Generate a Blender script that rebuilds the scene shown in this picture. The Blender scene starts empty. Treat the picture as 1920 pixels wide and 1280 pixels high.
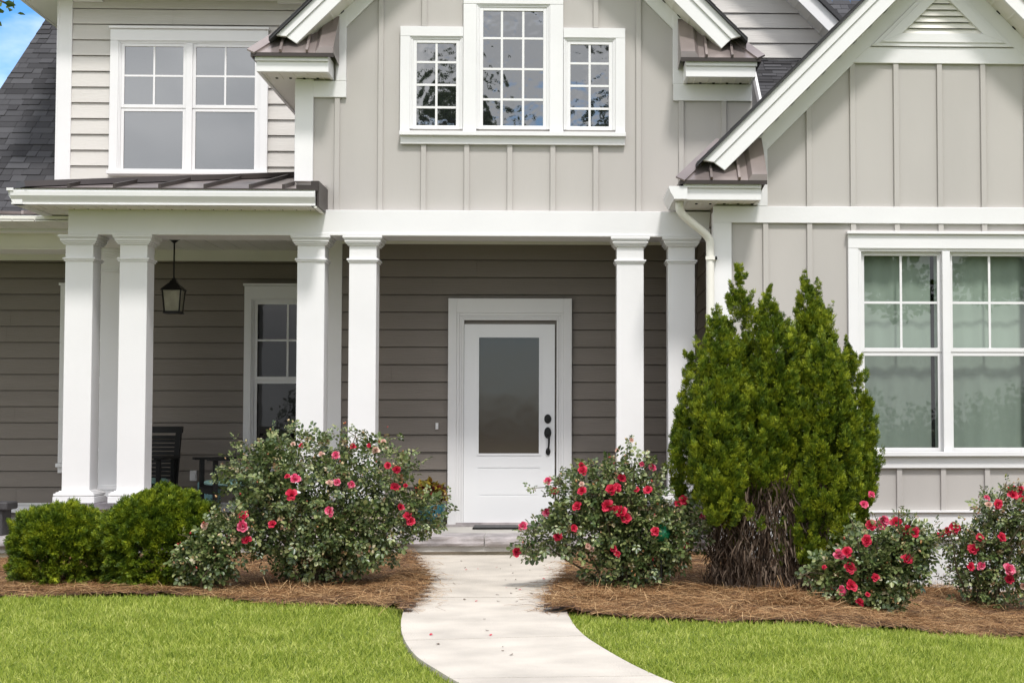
import bpy, math, random
import numpy as np
from mathutils import Vector, Matrix, noise as mnoise

random.seed(7)
RNG = np.random.default_rng(11)
SC = bpy.context.scene
COL = SC.collection
rad = math.radians

# ------------------------------------------------------------------ camera
CAM_Z = 1.27
F_PX = 2900.0                      # focal length measured on the 1920 px wide photograph
YAW, PITCH, ROLL = rad(2.2), rad(2.7), rad(0.0)
PPX, PPY = 1161.0, 650.0           # principal point
cam_data = bpy.data.cameras.new("camera")
cam = bpy.data.objects.new("camera", cam_data)
COL.objects.link(cam)
CAM_R = Matrix.Rotation(-YAW, 3, 'Z') @ Matrix.Rotation(math.pi / 2 + PITCH, 3, 'X') @ Matrix.Rotation(ROLL, 3, 'Z')
cam.matrix_world = Matrix.Translation((0, 0, CAM_Z)) @ CAM_R.to_4x4()
cam_data.sensor_width = 36.0
cam_data.sensor_fit = 'HORIZONTAL'
cam_data.lens = F_PX / 1920.0 * 36.0
cam_data.shift_x = (960.0 - PPX) / 1920.0
cam_data.shift_y = -(640.0 - PPY) / 1920.0
cam_data.clip_start = 0.1
cam_data.clip_end = 3000.0
SC.camera = cam

# ------------------------------------------------------------------ world, sun, exposure
SUN_EL, SUN_AZ = rad(58.0), rad(16.0)
world = bpy.data.worlds.new("World")
SC.world = world
world.use_nodes = True
wn, wl = world.node_tree.nodes, world.node_tree.links
wn.clear()
w_out = wn.new('ShaderNodeOutputWorld')
w_bg = wn.new('ShaderNodeBackground')
w_sky = wn.new('ShaderNodeTexSky')
w_sky.sky_type = 'NISHITA'
w_sky.sun_disc = False
w_sky.sun_elevation = SUN_EL
w_sky.sun_rotation = math.pi - SUN_AZ
w_sky.air_density = 1.0
w_sky.dust_density = 0.4
w_sky.ozone_density = 2.0
w_tc = wn.new('ShaderNodeTexCoord')
w_map = wn.new('ShaderNodeMapping')
w_map.inputs['Scale'].default_value = (1.0, 1.0, 2.2)
w_map.inputs['Location'].default_value = (5.5, 0.4, 0.2)
w_n = wn.new('ShaderNodeTexNoise')
w_n.inputs['Scale'].default_value = 2.6
w_n.inputs['Detail'].default_value = 7.0
w_n.inputs['Roughness'].default_value = 0.55
w_r = wn.new('ShaderNodeValToRGB')
w_r.color_ramp.elements[0].position = 0.44
w_r.color_ramp.elements[1].position = 0.62
w_mix = wn.new('ShaderNodeMix')
w_mix.data_type = 'RGBA'
w_n2 = wn.new('ShaderNodeTexNoise')
w_n2.inputs['Scale'].default_value = 4.5
w_n2.inputs['Detail'].default_value = 5.0
w_r2 = wn.new('ShaderNodeValToRGB')
w_r2.color_ramp.elements[0].position = 0.35
w_r2.color_ramp.elements[1].position = 0.65
w_r2.color_ramp.elements[0].color = (0.50, 0.515, 0.54, 1)
w_r2.color_ramp.elements[1].color = (0.89, 0.885, 0.89, 1)
w_sc = wn.new('ShaderNodeVectorMath')
w_sc.operation = 'SCALE'
w_sc.inputs['Scale'].default_value = 9.2
wl.new(w_tc.outputs['Generated'], w_map.inputs['Vector'])
wl.new(w_map.outputs['Vector'], w_n.inputs['Vector'])
wl.new(w_map.outputs['Vector'], w_n2.inputs['Vector'])
wl.new(w_n2.outputs['Fac'], w_r2.inputs['Fac'])
wl.new(w_r2.outputs['Color'], w_sc.inputs[0])
wl.new(w_sc.outputs['Vector'], w_mix.inputs[7])
w_sep = wn.new('ShaderNodeSeparateXYZ')          # the cloud cover thickens behind the camera
w_mr = wn.new('ShaderNodeMapRange')
w_mr.inputs['From Min'].default_value = 1.0
w_mr.inputs['From Max'].default_value = -0.6
w_mr.inputs['To Min'].default_value = -0.065
w_mr.inputs['To Max'].default_value = 0.16
w_add = wn.new('ShaderNodeMath')
w_tint = wn.new('ShaderNodeMix')
w_tint.data_type = 'RGBA'
w_tint.blend_type = 'MULTIPLY'
w_tint.inputs[0].default_value = 1.0
w_tint.inputs[7].default_value = (0.34, 0.62, 0.86, 1)
wl.new(w_tc.outputs['Generated'], w_sep.inputs[0])
wl.new(w_sep.outputs['Y'], w_mr.inputs['Value'])
wl.new(w_n.outputs['Fac'], w_add.inputs[0])
wl.new(w_mr.outputs['Result'], w_add.inputs[1])
wl.new(w_add.outputs[0], w_r.inputs['Fac'])
wl.new(w_sky.outputs['Color'], w_tint.inputs[6])
wl.new(w_r.outputs['Color'], w_mix.inputs[0])
wl.new(w_tint.outputs[2], w_mix.inputs[6])
wl.new(w_mix.outputs[2], w_bg.inputs['Color'])
wl.new(w_bg.outputs['Background'], w_out.inputs['Surface'])
w_bg.inputs['Strength'].default_value = 0.15

sun_l = bpy.data.lights.new("sun", 'SUN')
sun_l.energy = 2.1
sun_l.angle = rad(8.0)
sun_l.color = (1.0, 0.97, 0.935)
sun = bpy.data.objects.new("sun", sun_l)
COL.objects.link(sun)
SUN_V = Vector((math.cos(SUN_EL) * math.sin(SUN_AZ), -math.cos(SUN_EL) * math.cos(SUN_AZ), math.sin(SUN_EL)))
sun.rotation_euler = SUN_V.to_track_quat('Z', 'Y').to_euler()
sun.location = (5, -10, 20)

SC.view_settings.view_transform = 'Standard'
SC.view_settings.look = 'None'
SC.view_settings.exposure = 0.69
SC.view_settings.gamma = 1.0
SC.view_settings.use_curve_mapping = False
SC.render.engine = 'CYCLES'
SC.cycles.use_denoising = True
SC.cycles.max_bounces = 8
SC.cycles.transparent_max_bounces = 12

# ------------------------------------------------------------------ measuring: photograph pixel -> point on a real plane
CAMP = Vector((0, 0, CAM_Z))
def ray(px, py):
    return CAM_R @ Vector(((px - PPX) / F_PX, -(py - PPY) / F_PX, -1.0))
def B(px, py, Y):
    d = ray(px, py)
    return CAMP + d * (Y / d.y)
def bx(px, py, Y):
    return B(px, py, Y).x
def bz(px, py, Y):
    return B(px, py, Y).z
def sm(t):
    t = max(0.0, min(1.0, t))
    return t * t * (3 - 2 * t)
def gz(x, y):                       # the ground falls a little towards the far end of the wing
    return -0.33 * sm((x - 1.3) / 2.6)
def G(px, py, h=0.0):
    d = ray(px, py)
    t = (CAM_Z - h) / -d.z
    for _ in range(12):
        p = CAMP + d * t
        t = (CAM_Z - h - gz(p.x, p.y)) / -d.z
    return CAMP + d * t

YR, YC, YB, YCOL, YD, YL, YU = 14.1, 14.62, 14.5, 14.54, 15.8, 17.4, 18.0
OV = 0.36                            # overhang of the rakes

# ------------------------------------------------------------------ materials
def new_mat(name):
    m = bpy.data.materials.new(name)
    m.use_nodes = True
    nt = m.node_tree
    p = nt.nodes['Principled BSDF']
    return m, nt, p
def set_spec(p, v):
    p.inputs['Specular IOR Level'].default_value = v
def paint(name, col, rough=0.5, var=0.06, scale=3.0, bump=0.0, bscale=60.0, metallic=0.0, spec=0.5, stretch=(1, 1, 1), streak=0.0):
    m, nt, p = new_mat(name)
    n, l = nt.nodes, nt.links
    tc = n.new('ShaderNodeTexCoord')
    mp = n.new('ShaderNodeMapping')
    mp.inputs['Scale'].default_value = stretch
    l.new(tc.outputs['Object'], mp.inputs['Vector'])
    nz = n.new('ShaderNodeTexNoise')
    nz.inputs['Scale'].default_value = scale
    nz.inputs['Detail'].default_value = 6
    l.new(mp.outputs['Vector'], nz.inputs['Vector'])
    rp = n.new('ShaderNodeValToRGB')
    a = [c * (1 - var) for c in col]
    b = [min(1, c * (1 + var)) for c in col]
    rp.color_ramp.elements[0].position = 0.3
    rp.color_ramp.elements[1].position = 0.7
    rp.color_ramp.elements[0].color = (*a, 1)
    rp.color_ramp.elements[1].color = (*b, 1)
    l.new(nz.outputs['Fac'], rp.inputs['Fac'])
    l.new(rp.outputs['Color'], p.inputs['Base Color'])
    p.inputs['Roughness'].default_value = rough
    p.inputs['Metallic'].default_value = metallic
    set_spec(p, spec)
    if bump:
        nb = n.new('ShaderNodeTexNoise')
        nb.inputs['Scale'].default_value = bscale
        nb.inputs['Detail'].default_value = 4
        l.new(mp.outputs['Vector'], nb.inputs['Vector'])
        bp = n.new('ShaderNodeBump')
        bp.inputs['Strength'].default_value = bump
        bp.inputs['Distance'].default_value = 0.01
        l.new(nb.outputs['Fac'], bp.inputs['Height'])
        l.new(bp.outputs['Normal'], p.inputs['Normal'])
    return m
def island(name, cols, rough=0.5, trans=0.0, spec=0.4, noise_scale=0.0, noise_amt=0.0, hue=None):
    """colour picked per loose piece (leaf, blade, needle, shingle)"""
    m, nt, p = new_mat(name)
    n, l = nt.nodes, nt.links
    g = n.new('ShaderNodeNewGeometry')
    rp = n.new('ShaderNodeValToRGB')
    els = rp.color_ramp.elements
    while len(els) < len(cols):
        els.new(0.5)
    for i, c in enumerate(cols):
        els[i].position = i / max(1, len(cols) - 1)
        els[i].color = (*c, 1)
    fac = g.outputs['Random Per Island']
    if noise_scale:
        tc = n.new('ShaderNodeTexCoord')
        nz = n.new('ShaderNodeTexNoise')
        nz.inputs['Scale'].default_value = noise_scale
        nz.inputs['Detail'].default_value = 3
        l.new(tc.outputs['Object'], nz.inputs['Vector'])
        mr = n.new('ShaderNodeMapRange')
        mr.inputs['From Min'].default_value = 0.35
        mr.inputs['From Max'].default_value = 0.65
        l.new(nz.outputs['Fac'], mr.inputs['Value'])
        mx = n.new('ShaderNodeMix')
        mx.inputs[0].default_value = noise_amt
        l.new(fac, mx.inputs[2])
        l.new(mr.outputs['Result'], mx.inputs[3])
        fac = mx.outputs[0]
    l.new(fac, rp.inputs['Fac'])
    l.new(rp.outputs['Color'], p.inputs['Base Color'])
    p.inputs['Roughness'].default_value = rough
    set_spec(p, spec)
    if trans:
        tr = n.new('ShaderNodeBsdfTranslucent')
        l.new(rp.outputs['Color'], tr.inputs['Color'])
        ms = n.new('ShaderNodeMixShader')
        ms.inputs['Fac'].default_value = trans
        out = n['Material Output']
        l.new(p.outputs['BSDF'], ms.inputs[1])
        l.new(tr.outputs['BSDF'], ms.inputs[2])
        l.new(ms.outputs['Shader'], out.inputs['Surface'])
    return m
def glass_coated(name, refl=0.3, dark=(0.02, 0.022, 0.024), wav=0.0, wscale=3.0, rough=0.01, tint=(1.0, 1.0, 1.0), spec=0.5):
    """window glass before a dark room: mirror-like coating over darkness"""
    m, nt, p = new_mat(name)
    n, l = nt.nodes, nt.links
    p.inputs['Base Color'].default_value = (*dark, 1)
    set_spec(p, spec)
    p.inputs['Roughness'].default_value = 0.05
    gl = n.new('ShaderNodeBsdfGlossy')
    gl.inputs['Color'].default_value = (*tint, 1)
    gl.inputs['Roughness'].default_value = rough
    ms = n.new('ShaderNodeMixShader')
    ms.inputs['Fac'].default_value = refl
    l.new(p.outputs['BSDF'], ms.inputs[1])
    l.new(gl.outputs['BSDF'], ms.inputs[2])
    l.new(ms.outputs['Shader'], n['Material Output'].inputs['Surface'])
    if wav:
        tc = n.new('ShaderNodeTexCoord')
        nz = n.new('ShaderNodeTexNoise')
        nz.inputs['Scale'].default_value = wscale
        nz.inputs['Detail'].default_value = 2
        l.new(tc.outputs['Object'], nz.inputs['Vector'])
        bp = n.new('ShaderNodeBump')
        bp.inputs['Strength'].default_value = wav
        bp.inputs['Distance'].default_value = 0.05
        l.new(nz.outputs['Fac'], bp.inputs['Height'])
        l.new(bp.outputs['Normal'], p.inputs['Normal'])
        l.new(bp.outputs['Normal'], gl.inputs['Normal'])
    return m
def glass_clear(name, refl=0.12, tint=(0.84, 0.9, 0.86)):
    m, nt, p = new_mat(name)
    n, l = nt.nodes, nt.links
    n.remove(p)
    t = n.new('ShaderNodeBsdfTransparent')
    t.inputs['Color'].default_value = (*tint, 1)
    gl = n.new('ShaderNodeBsdfGlossy')
    gl.inputs['Roughness'].default_value = 0.01
    ms = n.new('ShaderNodeMixShader')
    ms.inputs['Fac'].default_value = refl
    l.new(t.outputs['BSDF'], ms.inputs[1])
    l.new(gl.outputs['BSDF'], ms.inputs[2])
    l.new(ms.outputs['Shader'], n['Material Output'].inputs['Surface'])
    return m

M = {}
M['white'] = paint('white_paint', (0.72, 0.712, 0.715), 0.45, 0.03, 1.7, 0.05, 40)
M['cream'] = paint('white_vinyl', (0.74, 0.72, 0.66), 0.5, 0.03, 2.0)
M['door'] = paint('door_paint', (0.78, 0.78, 0.79), 0.35, 0.01, 1.0)
M['batten'] = paint('greige_paint', (0.430, 0.405, 0.382), 0.6, 0.06, 1.3, 0.05, 70, stretch=(1, 1, 0.3))
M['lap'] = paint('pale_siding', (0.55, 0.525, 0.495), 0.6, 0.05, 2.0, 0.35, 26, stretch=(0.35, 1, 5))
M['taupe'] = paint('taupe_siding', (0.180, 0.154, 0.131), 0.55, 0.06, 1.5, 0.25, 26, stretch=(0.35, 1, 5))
M['bronze'] = paint('bronze_metal', (0.31, 0.262, 0.25), 0.30, 0.22, 2.2, metallic=0.6)
M['bronze_dark'] = paint('dark_bronze_metal', (0.05, 0.04, 0.036), 0.4, 0.1, 2, metallic=0.4)
M['shingle'] = island('asphalt_shingle', [(0.034, 0.033, 0.035), (0.055, 0.054, 0.058), (0.078, 0.077, 0.082)], 0.9, spec=0.2)
M['black'] = paint('black_paint', (0.008, 0.008, 0.008), 0.45, 0.1, 4, spec=0.25)
M['iron'] = paint('black_iron', (0.010, 0.0095, 0.009), 0.35, 0.1, 8, metallic=0.3)
M['stone'] = paint('grey_stone', (0.34, 0.31, 0.31), 0.8, 0.35, 6.0, 0.9, 12)
M['slate'] = paint('dark_slate', (0.16, 0.145, 0.16), 0.75, 0.35, 7.0, 0.9, 14)
M['floor'] = paint('porch_floor', (0.42, 0.40, 0.37), 0.8, 0.15, 3.0, 0.3, 30)
M['stucco'] = paint('tan_stucco', (0.52, 0.44, 0.345), 0.85, 0.22, 2.5, 0.5, 40)
M['stucco_pale'] = paint('pale_stucco', (0.66, 0.66, 0.66), 0.85, 0.10, 2.2, 0.4, 40)
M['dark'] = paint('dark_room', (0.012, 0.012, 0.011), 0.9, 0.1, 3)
M['glass_sky'] = glass_coated('sky_glass', 0.165, (0.045, 0.047, 0.05), 0.03, 1.2, 0.02, (0.94, 0.97, 1.0))
M['glass_wavy'] = glass_coated('old_wavy_glass', 0.21, (0.012, 0.013, 0.014), 0.06, 5.5)
M['glass_dark'] = glass_coated('shaded_glass', 0.02, (0.006, 0.007, 0.007), 0.02, 3, spec=0.15)
M['glass_door'] = glass_coated('frosted_door_glass', 0.035, (0.078, 0.063, 0.052), 0.03, 3, 0.10, (1.0, 0.93, 0.86), spec=0.2)
M['glass_clear'] = glass_clear('clear_glass', 0.085)
M['curtain'] = paint('sheer_curtain', (0.34, 0.375, 0.335), 0.9, 0.12, 1.2, stretch=(1, 1, 0.3))
M['teal'] = paint('teal_glaze', (0.24, 0.47, 0.50), 0.35, 0.06, 5)
M['pot'] = paint('dark_teal_glaze', (0.02, 0.11, 0.14), 0.25, 0.15, 5)
M['bench'] = paint('charcoal_slab', (0.045, 0.042, 0.044), 0.7, 0.3, 8)
M['teal_cloth'] = paint('teal_cloth', (0.30, 0.50, 0.46), 0.85, 0.08, 9)
M['lamp_glass'] = paint('seeded_lamp_glass', (0.33, 0.31, 0.24), 0.3, 0.18, 14)
M['conc'] = paint('pale_concrete', (0.50, 0.452, 0.39), 0.85, 0.15, 2.6, 0.5, 90)
M['bark'] = paint('brown_bark', (0.085, 0.06, 0.045), 0.9, 0.35, 14, 0.8, 40)
M['lawn_soil'] = paint('lawn_thatch', (0.13, 0.17, 0.03), 0.95, 0.4, 14, 0.8, 60)
M['mulch_soil'] = paint('mulch_earth', (0.085, 0.042, 0.021), 0.95, 0.5, 12, 0.9, 50)

M['grass'] = island('grass_blade', [(0.105, 0.16, 0.018), (0.25, 0.325, 0.038), (0.42, 0.48, 0.078), (0.65, 0.66, 0.22)], 0.5, 0.40, 0.3, 2.6, 0.22)
M['straw'] = island('pine_needle', [(0.075, 0.033, 0.012), (0.195, 0.092, 0.034), (0.34, 0.188, 0.080), (0.55, 0.37, 0.19)], 0.7, 0.0, 0.3)
M['rose_leaf'] = island('rose_leaf', [(0.030, 0.056, 0.016), (0.078, 0.118, 0.034), (0.15, 0.19, 0.060), (0.30, 0.32, 0.13)], 0.36, 0.18, 0.6)
M['rose_young'] = island('rose_young_leaf', [(0.14, 0.17, 0.04), (0.24, 0.11, 0.06), (0.40, 0.33, 0.18), (0.55, 0.50, 0.36)], 0.5, 0.25, 0.4)
M['petal'] = island('rose_petal', [(0.42, 0.008, 0.028), (0.55, 0.015, 0.055), (0.66, 0.05, 0.10)], 0.55, 0.25, 0.3)
M['petal_pink'] = island('pink_rose_petal', [(0.55, 0.02, 0.09), (0.68, 0.08, 0.18), (0.75, 0.28, 0.35)], 0.55, 0.25, 0.3)
M['petal_faded'] = island('faded_petal', [(0.50, 0.22, 0.20), (0.62, 0.40, 0.30), (0.70, 0.55, 0.45)], 0.6, 0.2, 0.3)
M['bud'] = island('rose_bud', [(0.30, 0.02, 0.03), (0.35, 0.18, 0.07), (0.55, 0.42, 0.25), (0.22, 0.25, 0.08)], 0.6, 0.0, 0.3)
M['cane'] = paint('rose_cane', (0.07, 0.055, 0.03), 0.7, 0.3, 20)
M['thuja'] = island('arborvitae_spray', [(0.024, 0.048, 0.004), (0.078, 0.13, 0.008), (0.195, 0.24, 0.012), (0.40, 0.44, 0.03)], 0.55, 0.20, 0.3, 9.0, 0.5)
M['juniper'] = island('juniper_spray', [(0.022, 0.046, 0.005), (0.07, 0.12, 0.008), (0.18, 0.235, 0.012), (0.42, 0.46, 0.03)], 0.55, 0.20, 0.3, 9.0, 0.5)
M['dead'] = island('dead_twig', [(0.025, 0.016, 0.011), (0.06, 0.038, 0.025), (0.11, 0.076, 0.053), (0.19, 0.145, 0.11)], 0.85, 0.0, 0.2)
M['tree_leaf'] = island('tree_leaf', [(0.03, 0.06, 0.012), (0.06, 0.10, 0.02), (0.12, 0.16, 0.03)], 0.5, 0.3, 0.3)
M['coleus'] = island('coleus_leaf', [(0.06, 0.012, 0.016), (0.16, 0.022, 0.02), (0.36, 0.26, 0.03), (0.06, 0.09, 0.02)], 0.5, 0.2, 0.3)
M['green_glaze'] = paint('green_glaze', (0.012, 0.16, 0.07), 0.12, 0.25, 20)

# ------------------------------------------------------------------ mesh helpers
class MB:
    def __init__(self):
        self.v, self.f, self.mi = [], [], []
    def poly(self, pts, m=0):
        i = len(self.v)
        self.v.extend([tuple(p) for p in pts])
        self.f.append(tuple(range(i, i + len(pts))))
        self.mi.append(m)
        return self
    def box(self, x0, x1, y0, y1, z0, z1, m=0):
        if x0 > x1: x0, x1 = x1, x0
        if y0 > y1: y0, y1 = y1, y0
        if z0 > z1: z0, z1 = z1, z0
        i = len(self.v)
        self.v += [(x0, y0, z0), (x1, y0, z0), (x1, y1, z0), (x0, y1, z0), (x0, y0, z1), (x1, y0, z1), (x1, y1, z1), (x0, y1, z1)]
        for q in ((0, 3, 2, 1), (4, 5, 6, 7), (0, 1, 5, 4), (1, 2, 6, 5), (2, 3, 7, 6), (3, 0, 4, 7)):
            self.f.append(tuple(i + k for k in q)); self.mi.append(m)
        return self
    def extrude(self, pts, off, m=0):
        """closed solid: polygon pts moved along off"""
        pts = [Vector(p) for p in pts]; off = Vector(off)
        n = len(pts); i = len(self.v)
        self.v += [tuple(p) for p in pts] + [tuple(p + off) for p in pts]
        self.f.append(tuple(i + k for k in range(n))); self.mi.append(m)
        self.f.append(tuple(i + n + k for k in reversed(range(n)))); self.mi.append(m)
        for k in range(n):
            j = (k + 1) % n
            self.f.append((i + j, i + k, i + n + k, i + n + j)); self.mi.append(m)
        return self
    def xz(self, poly, y0, y1, m=0):
        return self.extrude([(x, y0, z) for x, z in poly], (0, y1 - y0, 0), m)
    def yz(self, poly, x0, x1, m=0):
        return self.extrude([(x0, y, z) for y, z in poly], (x1 - x0, 0, 0), m)
    def tube(self, pts, r, seg=8, m=0, caps=True):
        pts = [Vector(p) for p in pts]
        rs = r if isinstance(r, (list, tuple)) else [r] * len(pts)
        i0 = len(self.v)
        prev = None
        for k, p in enumerate(pts):
            a = pts[max(0, k - 1)]; b = pts[min(len(pts) - 1, k + 1)]
            t = (b - a).normalized()
            if prev is None:
                u = t.orthogonal().normalized()
            else:
                u = (prev - t * prev.dot(t))
                u = u.normalized() if u.length > 1e-6 else t.orthogonal().normalized()
            prev = u
            w = t.cross(u)
            for s in range(seg):
                a_ = 2 * math.pi * s / seg
                q = p + (u * math.cos(a_) + w * math.sin(a_)) * rs[k]
                self.v.append(tuple(q))
        for k in range(len(pts) - 1):
            for s in range(seg):
                s2 = (s + 1) % seg
                self.f.append((i0 + k * seg + s, i0 + k * seg + s2, i0 + (k + 1) * seg + s2, i0 + (k + 1) * seg + s)); self.mi.append(m)
        if caps:
            self.f.append(tuple(i0 + s for s in reversed(range(seg)))); self.mi.append(m)
            e = i0 + (len(pts) - 1) * seg
            self.f.append(tuple(e + s for s in range(seg))); self.mi.append(m)
        return self
    def lathe(self, prof, c, seg=24, m=0):
        i0 = len(self.v)
        for r, z in prof:
            for s in range(seg):
                a = 2 * math.pi * s / seg
                self.v.append((c[0] + r * math.cos(a), c[1] + r * math.sin(a), c[2] + z))
        for k in range(len(prof) - 1):
            for s in range(seg):
                s2 = (s + 1) % seg
                self.f.append((i0 + k * seg + s, i0 + k * seg + s2, i0 + (k + 1) * seg + s2, i0 + (k + 1) * seg + s)); self.mi.append(m)
        self.f.append(tuple(i0 + s for s in reversed(range(seg)))); self.mi.append(m)
        e = i0 + (len(prof) - 1) * seg
        self.f.append(tuple(e + s for s in range(seg))); self.mi.append(m)
        return self
    def build(self, name, mats, parent=None, bevel=0.0, smooth=False):
        me = bpy.data.meshes.new(name)
        me.from_pydata(self.v, [], self.f)
        if not isinstance(mats, (list, tuple)):
            mats = [mats]
        for m in mats:
            me.materials.append(m)
        if len(mats) > 1:
            me.polygons.foreach_set('material_index', self.mi)
        if smooth:
            me.polygons.foreach_set('use_smooth', [True] * len(self.f))
        me.update()
        o = bpy.data.objects.new(name, me)
        COL.objects.link(o)
        attach(o, parent)
        if bevel:
            b = o.modifiers.new('Bevel', 'BEVEL')
            b.width = bevel; b.segments = 1; b.limit_method = 'ANGLE'; b.angle_limit = rad(40)
        return o

WORLD_POS = {}
def attach(o, parent):
    if parent is not None:
        o.parent = parent
        o.matrix_parent_inverse = Matrix.Translation(-Vector(WORLD_POS.get(parent.name, (0, 0, 0))))
def np_mesh(name, V, F, mats, parent=None, mi=None, smooth=False, local=False):
    """V (n,3) float array, F (m,k) int array of equal-sized faces"""
    me = bpy.data.meshes.new(name)
    V = np.ascontiguousarray(V, dtype=np.float32)
    F = np.ascontiguousarray(F, dtype=np.int32)
    m, k = F.shape
    me.vertices.add(len(V)); me.vertices.foreach_set('co', V.ravel())
    me.loops.add(m * k); me.loops.foreach_set('vertex_index', F.ravel())
    me.polygons.add(m); me.polygons.foreach_set('loop_start', np.arange(0, m * k, k, dtype=np.int32))
    if not isinstance(mats, (list, tuple)):
        mats = [mats]
    for mm in mats:
        me.materials.append(mm)
    if mi is not None:
        me.polygons.foreach_set('material_index', np.ascontiguousarray(mi, dtype=np.int32))
    if smooth:
        me.polygons.foreach_set('use_smooth', np.ones(m, dtype=bool))
    me.update(calc_edges=True)
    me.validate()
    o = bpy.data.objects.new(name, me)
    COL.objects.link(o)
    if parent is not None:
        if local:
            o.parent = parent
        else:
            attach(o, parent)
    return o
def thing(name, label, cat, loc=(0, 0, 0), group=None):
    o = bpy.data.objects.new(name, None)
    o.empty_display_size = 0.2
    COL.objects.link(o)
    o.location = loc
    WORLD_POS[o.name] = tuple(loc)
    o['label'] = label; o['category'] = cat
    if group: o['group'] = group
    return o
def structure(o):
    o['kind'] = 'structure'; return o
def stuff(o):
    o['kind'] = 'stuff'; return o
def norm(a):
    return a / np.maximum(np.linalg.norm(a, axis=-1, keepdims=True), 1e-9)
def scatter(tv, tf, P, D, N, S):
    """copies of a template (y axis along D, z near N) at P with size S"""
    D = norm(D)
    X = norm(np.cross(D, N))
    Z = np.cross(X, D)
    tv = np.asarray(tv, float)
    S = np.asarray(S).reshape(-1, 1, 1)
    V = (X[:, None, :] * tv[None, :, 0:1] + D[:, None, :] * tv[None, :, 1:2] + Z[:, None, :] * tv[None, :, 2:3]) * S + P[:, None, :]
    n = len(tv)
    F = (np.asarray(tf)[None, :, :] + (np.arange(len(P)) * n)[:, None, None]).reshape(-1, len(tf[0]))
    return V.reshape(-1, 3), F
def rdir(n):
    return norm(RNG.normal(size=(n, 3)))

# ================================================================== GROUND
def grid_mesh(name, xs, ys, zf, mat, keep=None):
    nx, ny = len(xs), len(ys)
    V = np.array([(x, y, zf(x, y)) for y in ys for x in xs])
    F = []
    for j in range(ny - 1):
        for i in range(nx - 1):
            if keep is None or keep(0.5 * (xs[i] + xs[i + 1]), 0.5 * (ys[j] + ys[j + 1])):
                a = j * nx + i
                F.append((a, a + 1, a + nx + 1, a + nx))
    return np_mesh(name, V, np.array(F), mat, smooth=True)

def axis(a, b, fine0, fine1, step):
    out = list(np.arange(fine0, fine1 + 1e-6, step))
    d = step; x = fine0
    left = []
    while x > a:
        d *= 1.5; x -= d; left.append(max(x, a))
    d = step; x = fine1
    while x < b:
        d *= 1.5; x += d; out.append(min(x, b))
    return left[::-1] + out

ground = grid_mesh('ground', axis(-300, 300, -8, 9, 0.25), axis(-200, 400, 4, 20, 0.25), lambda x, y: gz(x, y), M['lawn_soil'])
structure(ground)

# ---- path
PL = [(770, 1040), (769, 1060), (768, 1085), (760, 1130), (752, 1165), (757, 1195), (780, 1228), (825, 1258), (872, 1285), (975, 1335), (1180, 1420)]
PR = [(1078, 1040), (1072, 1060), (1066, 1085), (1060, 1130), (1070, 1160), (1092, 1187), (1130, 1213), (1195, 1249), (1275, 1283), (1420, 1335), (1690, 1420)]
TOPH = 0.03
pl = [G(*p, h=TOPH) for p in PL]; pr = [G(*p, h=TOPH) for p in PR]
def resample(pts, n):
    P = np.array([tuple(p) for p in pts])
    # Catmull-Rom
    out = []
    for t in np.linspace(0, len(P) - 1 - 1e-6, n):
        i = int(t); u = t - i
        p0, p1, p2, p3 = P[max(i - 1, 0)], P[i], P[min(i + 1, len(P) - 1)], P[min(i + 2, len(P) - 1)]
        out.append(0.5 * ((2 * p1) + (-p0 + p2) * u + (2 * p0 - 5 * p1 + 4 * p2 - p3) * u * u + (-p0 + 3 * p1 - 3 * p2 + p3) * u ** 3))
    return np.array(out)
NP = 81
pl_s, pr_s = resample(pl, NP), resample(pr, NP)
mb = MB()
joints = {22, 41, 60}
for i in range(NP - 1):
    a, b, c, d = [Vector(q) for q in (pl_s[i], pr_s[i], pr_s[i + 1], pl_s[i + 1])]
    if i in joints:
        a = a.lerp(d, 0.16); b = b.lerp(c, 0.16)
    a.z, b.z, c.z, d.z = [gz(q.x, q.y) + TOPH for q in (a, b, c, d)]
    mb.poly([d, c, b, a])
    dn = Vector((0, 0, -0.12))
    mb.poly([a, a + dn, d + dn, d]); mb.poly([c, c + dn, b + dn, b])
    if i in joints or i == 0:
        mb.poly([a, b, b + dn, a + dn])
    if i + 1 in joints or i == NP - 2:
        mb.poly([d, d + dn, c + dn, c])
path = structure(mb.build('path', M['conc']))
def path_x(y, side):
    arr = pl_s if side == 0 else pr_s
    ys = arr[:, 1]
    o = np.argsort(ys)
    return float(np.interp(y, ys[o], arr[o, 0]))

# ---- beds
BL = [(-500, 1128), (0, 1122), (150, 1121), (300, 1117), (400, 1124), (470, 1135), (600, 1139), (690, 1142), (752, 1146)]
BR = [(1070, 1157), (1200, 1165), (1400, 1171), (1600, 1180), (1750, 1190), (1920, 1197), (2400, 1215)]
bl = np.array([tuple(G(*p)) for p in BL]); br = np.array([tuple(G(*p)) for p in BR])
def bed_front(x):
    if x < bl[-1, 0] + 0.02: return float(np.interp(x, bl[:, 0], bl[:, 1]))
    return float(np.interp(x, br[:, 0], br[:, 1]))
EL = [G(*p, h=TOPH) for p in ((772, 1038), (786, 1058), (806, 1084), (802, 1104), (778, 1132), (757, 1152), (745, 1170))]
ER = [G(*p, h=TOPH) for p in ((1078, 1040), (1062, 1066), (1046, 1092), (1028, 1122), (1020, 1142), (1046, 1154), (1080, 1166))]
EL = np.array([tuple(p) for p in EL]); ER = np.array([tuple(p) for p in ER])
def edge_l(y): return float(np.interp(y, EL[::-1, 1], EL[::-1, 0])) + 0.03 * math.sin(y * 23) + 0.02 * math.sin(y * 51 + 1)
def edge_r(y): return float(np.interp(y, ER[::-1, 1], ER[::-1, 0])) + 0.03 * math.sin(y * 21) + 0.02 * math.sin(y * 47 + 2)
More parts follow.
